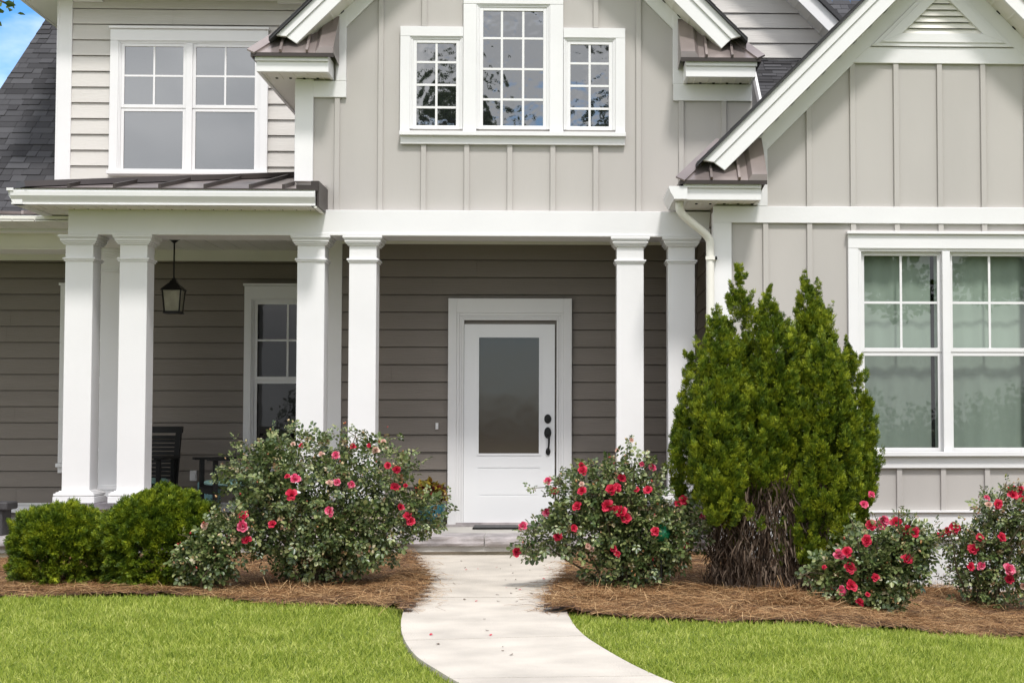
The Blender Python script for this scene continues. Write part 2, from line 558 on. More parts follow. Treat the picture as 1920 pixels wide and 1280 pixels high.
def in_bed(x, y):
    if y > 14.32: return False
    if y < bed_front(x) + 0.03 * math.sin(x * 17) + 0.02 * math.sin(x * 41): return False
    return x < edge_l(y) or x > edge_r(y)
def in_lawn(x, y):
    if y < 3: return True
    if y > bed_front(x) + 0.02: return False
    return x < path_x(y, 0) - 0.005 or x > path_x(y, 1) + 0.005
def mulch_z(x, y):
    lift = 0.03 if path_x(y, 0) - 0.08 < x < path_x(y, 1) + 0.08 else 0.0
    return gz(x, y) + lift + 0.028 + (0.3 if lift else 1.0) * 0.03 * mnoise.noise(Vector((x * 2.1, y * 2.1, 0.3))) + 0.012 * mnoise.noise(Vector((x * 9, y * 9, 4.3)))
bed = grid_mesh('mulch_bed', list(np.arange(-8.5, 8.5, 0.05)), list(np.arange(8.6, 14.4, 0.05)), mulch_z, M['mulch_soil'],
                keep=in_bed)
structure(bed)

# ---- grass blades
def cand(n, x0, x1, y0, y1):
    return RNG.uniform((x0, y0), (x1, y1), size=(n, 2))
pts = np.concatenate([cand(165000, -4.2, 4.6, 6.6, 8.6), cand(170000, -4.8, 4.8, 8.6, 11.2), cand(26000, -7.5, 7.5, 4.0, 6.8), cand(12000, -8, -4.5, 6.6, 11.2), cand(12000, 4.6, 8, 6.6, 11.2)])
ok = np.array([in_lawn(x, y) for x, y in pts])
pts = pts[ok]
n = len(pts)
patch = np.array([mnoise.noise(Vector((x * 1.3, y * 1.3, 7.7))) for x, y in pts])
P = np.column_stack([pts[:, 0], pts[:, 1], np.array([gz(x, y) for x, y in pts])])
D = np.column_stack([RNG.normal(0, 0.75, n), RNG.normal(0, 0.75, n), np.ones(n)])
N = rdir(n)
Lb = RNG.uniform(0.020, 0.052, n) * (1 + 0.25 * patch)
tv = [(-0.055, 0, 0), (0.055, 0, 0), (-0.05, 0.5, 0.05), (0.05, 0.5, 0.05), (0, 1, 0.3)]
V, F = scatter(tv, [(0, 1, 3), (0, 3, 2), (2, 3, 4)], P, D, N, Lb)
grass = stuff(np_mesh('grass', V, F, M['grass']))

# ---- pine straw
pts = np.concatenate([cand(70000, -4.6, 4.9, 9.6, 12.2), cand(28000, -5, 5, 12.2, 14.35), cand(9000, -8, 8, 9.3, 14.3)])
def near_bed(x, y):
    if in_bed(x, y): return True
    k = random.random() ** 7.0
    for dx, dy in ((0.22 * k, 0), (-0.22 * k, 0), (0, 0.16 * k)):
        if in_bed(x + dx, y + dy): return True
    return False
pts = np.array([p for p in pts if near_bed(*p)])
n = len(pts)
hump = np.array([max(0.0, mnoise.noise(Vector((x * 2.4, y * 2.4, 1.9)))) for x, y in pts])
onpath = np.array([path_x(y, 0) < x < path_x(y, 1) and not in_bed(x, y) for x, y in pts])
zz = np.array([mulch_z(x, y) for x, y in pts])
zz = np.where(onpath, np.array([gz(x, y) for x, y in pts]) + TOPH + 0.004 + RNG.uniform(0, 0.012, n), zz + RNG.uniform(0.0, 0.03, n) + hump * RNG.uniform(0, 0.07, n))
P = np.column_stack([pts, zz])
ang = RNG.uniform(0, 2 * math.pi, n)
D = np.column_stack([np.cos(ang), np.sin(ang) * 0.8, RNG.normal(0.02, 0.16, n) * np.where(onpath, 0.1, 1)])
N = np.column_stack([RNG.normal(0, 0.35, n), RNG.normal(0, 0.35, n), np.ones(n)])
c = 0.10
tv = [(-0.0065, -0.5, -c * .7), (0.0065, -0.5, -c * .7), (-0.0075 + c * .4, 0, 0.02), (0.0075 + c * .4, 0, 0.02), (-0.004, 0.5, -c * .6), (0.004, 0.5, -c * .6)]
V, F = scatter(tv, [(0, 1, 3, 2), (2, 3, 5, 4)], P, D, N, RNG.uniform(0.10, 0.22, n))
# second batch: little heaps by the arborvitae and roses
straw = stuff(np_mesh('pine_straw', V, F, M['straw']))
hp = []
for (px, py, r, k, hh) in ((1465, 1140, 0.22, 900, 0.13), (1120, 1128, 0.30, 500, 0.06), (1760, 1120, 0.45, 900, 0.10), (1250, 1080, 0.3, 400, 0.08), (560, 1120, 0.35, 400, 0.05)):
    c0 = G(px, py)
    q = RNG.normal(0, r * 0.5, (k, 2))
    e = np.exp(-(q ** 2).sum(1) / (r * r * 0.5))
    hp.append(np.column_stack([c0.x + q[:, 0] * 1.2, c0.y + q[:, 1] * 0.7, gz(c0.x, c0.y) + 0.02 + RNG.uniform(0.0, 1, k) * hh * e]))
P = np.concatenate(hp); n = len(P)
D = np.column_stack([RNG.normal(0, 1, n), RNG.normal(0, 0.6, n), RNG.normal(0.1, 0.45, n)])
V, F = scatter(tv, [(0, 1, 3, 2), (2, 3, 5, 4)], P, D, rdir(n) + np.array([0, 0, 1.0]), RNG.uniform(0.12, 0.24, n))
stuff(np_mesh('straw_heap', V, F, M['straw'])).name = 'straw_clumps'

# ================================================================== HOUSE
house = thing('house', 'two storey craftsman house with white trim, greige siding and a columned front porch', 'house', (0, 16, 0))

def lap_wall(mb, x0, x1, z0, z1, Y, anchor, expo, lip=0.022, clip=None):
    k0 = math.floor((z0 - anchor) / expo)
    z = anchor + k0 * expo
    while z < z1 - 1e-4:
        a, b = max(z, z0), min(z + expo, z1)
        xa0, xa1, xb0, xb1 = x0, x1, x0, x1
        if clip:
            xa0, xa1 = clip(a); xb0, xb1 = clip(b)
        if xa1 > xa0:
            ya = Y - lip + (a - z) / expo * (lip - 0.002)
            yb = Y - lip + (b - z) / expo * (lip - 0.002)
            cuts = [xa0, xa1]
            if clip is None:
                q = xa0 + 0.4 + 2.6 * (mnoise.random() if False else abs(math.sin(z * 91.7 + x0 * 3)))
                cuts = [xa0]
                while q < xa1 - 0.3:
                    cuts.append(q); q += 3.66
                cuts.append(xa1)
            g = 0.008 if a == z else 0.0
            for c0, c1 in zip(cuts[:-1], cuts[1:]):
                e0 = c0 + (0.0015 if c0 > xa0 else 0); e1 = c1 - (0.0015 if c1 < xa1 else 0)
                f0 = e0 if c0 > xa0 else xb0; f1 = e1 if c1 < xa1 else xb1
                mb.poly([(e0, ya, a + g), (e1, ya, a + g), (f1, yb, b), (f0, yb, b)])
                mb.poly([(e0, Y + 0.03, a + g), (e1, Y + 0.03, a + g), (e1, ya, a + g), (e0, ya, a + g)])
            if g:
                mb.poly([(xa0, Y - 0.002, a), (xa1, Y - 0.002, a), (xa1, Y + 0.03, a), (xa0, Y + 0.03, a)])
                mb.poly([(xa0, Y + 0.03, a), (xa1, Y + 0.03, a), (xa1, Y + 0.03, a + g), (xa0, Y + 0.03, a + g)])
        z += expo
    return mb

Z_BEAM_B = bz(900, 443, YB)
Z_BEAM_T = bz(900, 395, YB)
Z_FLOOR = 0.20
X_WING = bx(1341, 500, YR)
X_DOORWALL = bx(613, 640, YD)

# ---- porch back wall and door wall in taupe lap siding
EXPO = 0.1778
mb = MB()
lap_wall(mb, -9.0, X_DOORWALL + 0.3, 0.30, 3.05, YL, bz(200, 583, YL), EXPO)
mb.box(-9.0, X_DOORWALL + 0.3, YL + 0.035, YL + 0.15, 0.0, 3.6)
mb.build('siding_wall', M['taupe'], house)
mb = MB()
lap_wall(mb, X_DOORWALL + 0.13, X_WING + 0.05, 0.28, 3.30, YD, bz(760, 618.7, YD), EXPO)
mb.box(X_DOORWALL + 0.01, X_WING + 0.05, YD + 0.035, YD + 0.15, 0.0, 3.4)
mb.box(X_DOORWALL + 0.01, X_DOORWALL + 0.15, YD + 0.15, YL, 0.0, 3.4)
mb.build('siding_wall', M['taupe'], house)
mb = MB()
mb.box(X_DOORWALL, X_DOORWALL + 0.15, YD - 0.025, YD, 0.2, 3.3)
mb.box(X_DOORWALL - 0.022, X_DOORWALL, YD - 0.025, YD + 0.12, 0.2, 3.3)
mb.build('corner_board', M['white'], house, bevel=0.003)
# return wall of the wing inside the porch (faces the door)
mb = MB()
k = 0
z = bz(760, 618.7, YD) - EXPO * 14
while z < 3.3:
    if z > 0.1:
        ya, yb = YR + 0.12, YD
        mb.poly([(X_WING - 0.020, ya, z), (X_WING - 0.020, yb, z), (X_WING - 0.002, yb, z + EXPO), (X_WING - 0.002, ya, z + EXPO)][::-1])
        mb.poly([(X_WING, ya, z), (X_WING, yb, z), (X_WING - 0.020, yb, z), (X_WING - 0.020, ya, z)])
    z += EXPO
mb.box(X_WING + 0.003, X_WING + 0.10, YR + 0.11, YD, -0.4, 3.3)
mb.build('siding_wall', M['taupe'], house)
# skirting at the foot of the porch wall
mb = MB()
mb.box(-9, X_DOORWALL, YL - 0.03, YL - 0.001, Z_FLOOR + 0.05, bz(60, 945, YL))
mb.box(-9, X_DOORWALL, YL - 0.05, YL - 0.001, bz(60, 945, YL), bz(60, 942, YL))
mb.build('skirting_board', M['white'], house)

# ---- porch floor, stone edge, riser
fx0, fx1 = -9.0, X_WING + 0.02
mb = MB()
mb.box(fx0, fx1, 14.34, YL, 0.06, Z_FLOOR - 0.004)
mb.build('porch_floor', M['floor'], house)
mb = MB()
x = fx0
rs = random.Random(3)
while x < fx1 - 0.02:
    w = rs.choice((0.38, 0.52, 0.60, 0.75, 0.30))
    x2 = min(x + w, fx1)
    # rough-faced stone: subdivided front
    nxs = max(3, int(w / 0.06))
    top, bot = Z_FLOOR + rs.uniform(-0.002, 0.003), Z_FLOOR - 0.09 + rs.uniform(-0.006, 0.006)
    rows = 4
    grid = []
    for j in range(rows + 1):
        row = []
        for i in range(nxs + 1):
            xx = x + 0.005 + (x2 - x - 0.010) * i / nxs
            zz_ = bot + (top - bot) * j / rows
            yy = 14.30 + 0.022 * mnoise.noise(Vector((xx * 7, zz_ * 16, 2.2))) + (0.012 if j in (0,) else 0) + (0.006 if j == rows else 0)
            row.append((xx, yy, zz_))
        grid.append(row)
    for j in range(rows):
        for i in range(nxs):
            mb.poly([grid[j][i], grid[j][i + 1], grid[j + 1][i + 1], grid[j + 1][i]])
    for i in range(nxs):
        a, b = grid[rows][i], grid[rows][i + 1]
        mb.poly([a, b, (b[0], 14.75, top), (a[0], 14.75, top)])
        a, b = grid[0][i], grid[0][i + 1]
        mb.poly([b, a, (a[0], 14.40, bot), (b[0], 14.40, bot)])
    for gcol in (0, nxs):
        col_pts = [grid[j][gcol] for j in range(rows + 1)]
        mb.poly(col_pts + [(col_pts[-1][0], 14.75, top), (col_pts[0][0], 14.75, bot)])
    x = x2
mb.build('stone_edge', M['stone'], house)
mb = MB()
mb.box(fx0, fx1, 14.37, 14.6, -0.5, 0.1085)
mb.build('porch_foundation', M['stucco'], house)

# ---- header beam, porch ceiling, back trim
XB0 = bx(128, 415, YB)
mb = MB()
mb.box(XB0, X_WING, YB, YB + 0.40, Z_BEAM_B, Z_BEAM_T)
mb.box(XB0 + 0.002, X_WING - 0.002, YB - 0.012, YB, Z_BEAM_B + 0.0, Z_BEAM_B + 0.022)
mb.build('header_beam', M['white'], house, bevel=0.003)
mb = MB()
mb.box(XB0, XB0 + 0.35, YB + 0.40, 15.8, Z_BEAM_B + 0.002, Z_BEAM_T)
mb.box(-9, XB0 + 0.35, 15.8, 16.25, Z_BEAM_B, Z_BEAM_T + 0.02)
mb.box(-9, XB0 + 0.352, 15.79, 15.8, Z_BEAM_B, Z_BEAM_B + 0.02)
mb.build('porch_beam', M['cream'], house, bevel=0.003)
ZCEIL = 3.16
mb = MB()
for i in range(60):     # tongue-and-groove boards across the porch
    xx = -9 + i * 0.21
    if xx > X_WING: break
    mb.box(xx + 0.004, xx + 0.206, YB + 0.38, YL, ZCEIL, ZCEIL + 0.02)
mb.box(-9, X_WING, YB + 0.38, YL, ZCEIL + 0.012, ZCEIL + 0.05)
mb.build('porch_ceiling', M['cream'], house)
mb = MB()
mb.box(-9, X_DOORWALL, YL - 0.04, YL - 0.001, bz(420, 490, YL), ZCEIL)
mb.box(X_DOORWALL + 0.15, X_WING - 0.02, YD - 0.03, YD - 0.001, ZCEIL - 0.10, ZCEIL)
mb.build('ceiling_trim', M['cream'], house)

# ---- columns
def column(px0, px1, y_front, zb, zt, cat=None):
    c = B((px0 + px1) / 2, 690, y_front)
    w = 0.255
    x0, x1 = c.x - w / 2, c.x + w / 2
    y0, y1 = y_front, y_front + w
    mb = MB()
    mb.box(x0, x1, y0, y1, zb, zt)
    col = mb.build('column', M['white'], house, bevel=0.004)
    mb = MB()
    for (e, a, b) in ((0.018, 0.000, 0.014), (0.030, 0.014, 0.030), (0.041, 0.030, 0.056), (0.050, 0.056, 0.066), (0.057, 0.066, 0.088)):
        mb.box(x0 - e, x1 + e, y0 - e, y1 + e, zt - 0.088 + a, zt - 0.088 + b)
    mb.build('capital', M['white'], col, bevel=0.003)
    mb = MB()
    zn = zt - 0.245
    for (e, a, b) in ((0.012, 0, 0.016), (0.022, 0.016, 0.034)):
        mb.box(x0 - e, x1 + e, y0 - e, y1 + e, zn + a, zn + b)
    mb.build('necking', M['white'], col, bevel=0.003)
    mb = MB()
    for (e, a, b) in ((0.062, 0, 0.058), (0.046, 0.058, 0.064), (0.058, 0.064, 0.088), (0.042, 0.088, 0.10), (0.020, 0.10, 0.112)):
        mb.box(x0 - e, x1 + e, y0 - e, y1 + e, zb + a, zb + b)
    mb.build('base', M['white'], col, bevel=0.006)
    return x0, x1
Z_PED = bz(150, 943, YCOL - 0.06)
cx = []
for (a, b) in ((119.5, 171), (221.7, 273), (554.5, 608), (653, 704.5), (1157, 1206.5), (1253, 1303.5)):
    cx.append(column(a, b, YCOL, Z_PED, Z_BEAM_B))
column(187, 234, 15.72, Z_PED, Z_BEAM_B)
# pedestals with slate caps
for (a, b, yb) in ((cx[0][0] - 0.12, cx[1][1] + 0.12, 16.1), (cx[2][0] - 0.10, cx[3][1] + 0.10, 14.95), (cx[4][0] - 0.10, cx[5][1] + 0.10, 14.95)):
    mb = MB()
    mb.box(a + 0.05, b - 0.05, 14.47, yb - 0.05, Z_FLOOR - 0.02, Z_PED - 0.056)
    ped = mb.build('pedestal', M['stucco'], house)
    mb = MB()
    k = max(2, int((b - a) / 0.06))
    for i in range(k):
        xa, xb_ = a + (b - a) * i / k, a + (b - a) * (i + 1) / k
        ya = 14.42 + 0.016 * mnoise.noise(Vector((xa * 8, 1, 1))); yb2 = 14.42 + 0.016 * mnoise.noise(Vector((xb_ * 8, 1, 1)))
        mb.poly([(xa, ya, Z_PED - 0.055), (xb_, yb2, Z_PED - 0.055), (xb_, yb2 + 0.004, Z_PED - 0.001), (xa, ya + 0.004, Z_PED - 0.001)])
        mb.poly([(xa, ya + 0.004, Z_PED - 0.001), (xb_, yb2 + 0.004, Z_PED - 0.001), (xb_, yb, Z_PED - 0.001), (xa, yb, Z_PED - 0.001)])
        mb.poly([(xb_, yb2, Z_PED - 0.055), (xa, ya, Z_PED - 0.055), (xa, yb, Z_PED - 0.055), (xb_, yb, Z_PED - 0.055)])
    for xx in (a, b):
        yy = 14.42 + 0.016 * mnoise.noise(Vector((xx * 8, 1, 1)))
        mb.poly([(xx, yy, Z_PED - 0.055), (xx, yy + 0.004, Z_PED - 0.001), (xx, yb, Z_PED - 0.001), (xx, yb, Z_PED - 0.055)])
    mb.build('slate_cap', M['slate'], ped)

# ---- windows
def window(Y, cas, glass_cols, rows_y, vm, hm, glass_mat, midrail=True, cap=True, sill=(0.0, 0.0), set_in=False, name='window', ears=0.012):
    """cas=(x0,y0,x1,y1) pixel outline of the casing boards; glass_cols=[(x0,x1),..]; rows_y=[(y0,y1),..] of glass; vm: per unit the vertical bars of
    each row; hm: the horizontal bars of each row"""
    my = (cas[1] + cas[3]) / 2; mx = (glass_cols[0][0] + glass_cols[-1][1]) / 2
    X = lambda px: bx(px, my, Y)
    Z = lambda py: bz(mx, py, Y)
    x0, x1, zt, zb = X(cas[0]), X(cas[2]), Z(cas[1]), Z(cas[3])
    gx = [(X(a), X(b)) for a, b in glass_cols]
    gzr = [(Z(b), Z(a)) for a, b in rows_y]       # (low, high)
    yo = 0.045 if set_in else 0.0
    # pane, one mesh
    mb = MB()
    for a, b in gx:
        for r, (lo, hi) in enumerate(gzr):
            yg = Y - 0.006 + yo + (0.0 if r == 0 else 0.008)
            mb.poly([(a - 0.01, yg, lo - 0.01), (b + 0.01, yg, lo - 0.01), (b + 0.01, yg, hi + 0.01), (a - 0.01, yg, hi + 0.01)])
    # frame: the casing boards
    fr = MB()
    g_l, g_r = gx[0][0], gx[-1][1]
    g_b, g_t = gzr[-1][0], gzr[0][1]
    sash = 0.035
    ci0, ci1, cit, cib = g_l - sash - 0.028, g_r + sash + 0.028, g_t + sash + 0.026, g_b - sash - 0.03
    cib = max(cib, zb + 0.002)
    fr.box(x0, ci0, Y - 0.042, Y, zb, cit)
    fr.box(ci1, x1, Y - 0.042, Y, zb, cit)
    fr.box(x0, x1, Y - 0.044, Y, cit, zt)
    if cap:
        fr.box(x0 - ears, x1 + ears, Y - 0.07, Y, zt + 0.001, zt + 0.028)
    w = fr.build(name, M['white'], house, bevel=0.003)
    # inner brick-mould
    mo = MB()
    for (e0, e1, d) in ((0.028, 0.014, 0.034), (0.014, 0.0, 0.028)):
        mo.box(g_l - sash - e0, g_l - sash - e1, Y - d, Y + yo, g_b - sash, g_t + sash + e1)
        mo.box(g_r + sash + e1, g_r + sash + e0, Y - d, Y + yo, g_b - sash, g_t + sash + e1)
        mo.box(g_l - sash - e0, g_r + sash + e0, Y - d, Y + yo, g_t + sash + e1, g_t + sash + e0)
    # sash bars
    for a, b in gx:
        for r, (lo, hi) in enumerate(gzr):
            d = 0.020 if r == 0 else 0.012
            d -= yo * 0.9
            yb_ = Y + yo
            top = hi + (sash if r == 0 else 0.5 * (gzr[r - 1][0] - hi)) 
            bot = lo - (sash if r == len(gzr) - 1 else 0.5 * (lo - gzr[r + 1][1])) + 0.0
            mo.box(a - sash, a, Y - d, yb_, bot, top)
            mo.box(b, b + sash, Y - d, yb_, bot, top)
            mo.box(a, b, Y - d, yb_, hi, top)
            mo.box(a, b, Y - d, yb_, bot, lo)
    for (p, q) in zip(gx[:-1], gx[1:]):
        if q[0] - p[1] > 2 * sash + 0.004:
            mo.box(p[1] + sash, q[0] - sash, Y - 0.036, Y + yo, g_b - sash, g_t + sash)
    mo.build('sash', M['white'], w, bevel=0.002)
    # muntins
    mu = MB()
    for ui, (a, b) in enumerate(gx):
        for r, (lo, hi) in enumerate(gzr):
            t = 0.0105
            for px in vm[r][ui] if vm[r] else ():
                xx = X(px)
                mu.box(xx - t, xx + t, Y - 0.014 + yo, Y - 0.004 + yo, lo, hi)
            for py in hm[r] or ():
                zz_ = Z(py)
                mu.box(a, b, Y - 0.0125 + yo, Y - 0.0045 + yo, zz_ - t, zz_ + t)
    if mu.v:
        mu.build('muntin', M['white'], w)
    mb.build('pane', glass_mat, w)
    s = MB()
    if sill[0]:
        z_s0, z_s1 = Z(sill[1]), Z(sill[0])
        s.box(x0 - ears, x1 + ears, Y - 0.085, Y, z_s1 - 0.042, z_s1)
        s.box(x0, x1, Y - 0.040, Y, z_s0, z_s1 - 0.042)
        s.box(x0, x1, Y - 0.030, Y, z_s1, zb)
        s.build('sill', M['white'], w, bevel=0.003)
    return w

window(YL - 0.030, (207, 57, 503, 326), [(233.5, 343.5), (367.5, 478)], [(89, 197.5), (210, 317.5)], [[(289,), (422.5,)], None], [(143.5,), None], M['glass_sky'], sill=(322, 331))
window(YL - 0.030, (458, 537, 640, 880), [(482.5, 592)], [(571, 706), (719, 840)], [[(539,)], None], [(638,), None], M['glass_dark'], sill=(862, 884))
window(YL - 0.030, (113, 536, 238, 868), [(134, 217)], [(571, 706), (719, 840)], [[(176,)], None], [(638,), None], M['glass_dark'], sill=(868, 886))

# the tall centre window with its two lower neighbours
window(YC - 0.005, (869, -4, 1056, 250), [(906, 1018.5)], [(22, 236.5)], [[(941, 981)]], [(73, 130.5, 187.5)], M['glass_wavy'], cap=False, sill=(0, 0))
window(YC, (751, 52, 868.5, 250), [(781.5, 855.5)], [(82, 236)], [[(818.5,)]], [(117.5, 160, 202)], M['glass_wavy'], cap=False)
window(YC, (1056.5, 55, 1172, 251), [(1069.5, 1141.5)], [(85, 238)], [[(1105.5,)]], [(120, 162, 204.5)], M['glass_wavy'], cap=False)
mb = MB()
xa, xb_ = bx(750, 255, YC), bx(1173, 255, YC)
zs = bz(960, 249.5, YC)
mb.box(xa, xb_, YC - 0.085, YC, zs - 0.04, zs)
mb.box(xa + 0.008, xb_ - 0.008, YC - 0.042, YC, bz(960, 272.5, YC), zs - 0.04)
mb.build('window_sill', M['white'], house, bevel=0.003)

# ---- centre gable, board and batten
Xc = bx(950.5, 120, YC - OV)
XCL, XCR = bx(558, 250, YC), bx(1410, 190, YC)
Yf = YC - OV
def rake(side, px_up, px_lo, Yf, Yw, Yback, axis_x, tip_up, tip_lo, frz, nm=''):
    """side -1 left, +1 right. 45 degree rake. px_up/px_lo: a pixel on the upper / lower edge of the fascia at plane Yf; tip_*: pixel of the lower tips;
    frz: pixel on the lower edge of the frieze board on the wall"""
    u, l = B(*px_up, Yf), B(*px_lo, Yf)
    cu, cl = u.z + side * u.x, l.z + side * l.x         # z = c - side*x
    cf = B(*frz, Yw); cf = cf.z + side * cf.x
    zu = lambda x: cu - side * x
    zl = lambda x: cl - side * x
    tu, tl = B(*tip_up, Yf), B(*tip_lo, Yf)
    apex = axis_x
    mid = cl + (cu - cl) * 0.60
    mb = MB()
    # fascia board and the crown strip above it
    xm = (tu.x + tl.x) / 2
    mb.xz([(tl.x, zl(tl.x)), (apex, zl(apex)), (apex, mid - side * apex), (xm, mid - side * xm)], Yf, Yf + 0.03)
    mb.xz([(xm, mid - side * xm), (apex, mid - side * apex), (apex, zu(apex)), (tu.x, zu(tu.x))], Yf - 0.018, Yf + 0.03)
    fas = mb.build('fascia_board', M['white'], house, bevel=0.003)
    # soffit with vent slots
    mb = MB()
    cs = cl + 0.012
    xs_ = tl.x
    mb.xz([(xs_, cs - side * xs_), (apex, cs - side * apex), (apex, cs + 0.02 - side * apex), (xs_, cs + 0.02 - side * xs_)], Yf + 0.03, Yback)
    # battens across the soffit
    t = 0.0
    L = abs(apex - xs_)
    while t < L:
        xx = xs_ - side * t
        mb.extrude([(xx, Yf + 0.03, cs - side * xx - 0.006), (xx - side * 0.012, Yf + 0.03, cs - side * (xx - side * 0.012) - 0.006), (xx - side * 0.012, Yf + 0.03, cs - side * (xx - side * 0.012) + 0.01), (xx, Yf + 0.03, cs - side * xx + 0.01)], (0, Yw - Yf - 0.03, 0))
        t += 0.145
    # dark vent holes
    t = 0.07
    while t < L:
        xx = xs_ - side * t
        zc = cs - side * xx
        mb.extrude([(xx, Yw - 0.055, zc - 0.004), (xx - side * 0.03, Yw - 0.055, zc + 0.026), (xx - side * 0.03, Yw - 0.03, zc + 0.026), (xx, Yw - 0.03, zc - 0.004)], (0, 0, -0.003), 1)
        t += 0.145
    mb.build('soffit', [M['cream'], M['dark']], house)
    # frieze board on the wall
    mb = MB()
    xw = xs_
    mb.xz([(xw, cf - side * xw), (apex, cf - side * apex), (apex, cs - 0.001 - side * apex), (xw, cs - 0.001 - side * xw)], Yw - 0.03, Yw - 0.002)
    # roof slab with the shingle edge
    rb = MB()
    e = 0.035
    xo = tu.x + side * 0.06
    rb.xz([(xo, zu(xo) + 0.002), (apex, zu(apex) + 0.002), (apex, zu(apex) + 0.030), (xo, zu(xo) + 0.022)], Yf - 0.05, Yback + 6)
    k = 0
    x_ = xo
    while (apex - x_) * -side > 0.02:      # overlapping shingle courses seen on the edge
        x2 = x_ - side * 0.10
        rb.xz([(x_, zu(x_) + 0.022), (x2, zu(x2) + 0.030), (x2, zu(x2) + 0.034), (x_, zu(x_) + 0.040)], Yf - 0.055, Yback + 6)
        x_ = x2
    rb.build('roof', M['shingle'], house)
    return cs, cf, mb
cs_c, cf_c, fz1 = rake(-1, (588, 0), (641, 0), Yf, YC, YL, Xc, (518, 70), (556, 84), (699, 4.5))
cs_c2, cf_c2, fz2 = rake(1, (1320, 0), (1262, 0), Yf, YC, YL, Xc, (1389, 83), (1353, 92), (1205, 0))

# gable wall
mb = MB()
zt_l = cs_c + XCL
Zg = Z_BEAM_T - 0.02
mb.xz([(XCL, Zg), (XCR, Zg), (XCR, cs_c2 - XCR + 0.02), (Xc, (cs_c + Xc + cs_c2 - Xc) / 2), (XCL, cs_c + XCL + 0.02)], YC, YC + 0.12)
mb.box(XCL, XCL + 0.12, YC + 0.12, YL, Zg, zt_l)
mb.box(XCR - 0.12, XCR, YC + 0.12, YU, Zg, zt_l)
b0 = bx(632.5, 250, YC)
for i in range(10):
    xx = b0 + i * 0.4064 * (bx(1357, 250, YC) - b0) / (9 * 0.4064)
    ztop = min(cs_c + xx, cs_c2 - xx) - 0.05
    segs = [(Zg, ztop)]
    px = 632.5 + i * 80.5
    if 745 < px < 1180:
        zlo = bz(960, 272, YC)
        zhi = bz(960, 52, YC)
        segs = [(Zg, zlo), (zhi, ztop)] if not (880 < px < 1045) else [(Zg, zlo), (bz(960, -4, YC), ztop)]
    for a, b in segs:
        mb.box(xx - 0.024, xx + 0.024, YC - 0.025, YC + 0.01, a, b)
mb.build('gable_wall', M['batten'], house, bevel=0.002)
# white trims on the gable wall: frieze (from rake), corner boards, L-trim round the returns
for fz, x0p, x1p, xi0, xi1, vx0, vx1, hy0, hy1, cpx in ((fz1, 586, 650, 631, 650, 631, 650, 158, 183.5, (558, 588)), (fz2, 1262, 1409, 1261, 1280.5, 1261, 1280.5, 164, 190, None)):
    fz.build('frieze_board', M['white'], house, bevel=0.002)
    mb = MB()
    v0, v1 = bx(vx0, 110, YC), bx(vx1, 110, YC)
    ztop = (cs_c + v1 - 0.05) if vx0 < 900 else (cs_c2 - v0 - 0.05)
    mb.box(v0, v1, YC - 0.034, YC - 0.001, bz(vx0, hy0 - 5, YC), ztop)
    mb.box(bx(x0p, hy0, YC), bx(x1p, hy0, YC), YC - 0.034, YC - 0.001, bz(x0p, hy1, YC), bz(x0p, hy0 - 5, YC))
    if cpx:
        mb.box(XCL - 0.02, bx(588, 250, YC), YC - 0.036, YC - 0.001, bz(570, 341, YC), bz(570, 150, YC))
        mb.box(XCL - 0.022, XCL, YC - 0.03, YC + 0.12, bz(570, 341, YC), bz(570, 150, YC))
    mb.build('trim_board', M['white'], house, bevel=0.003)

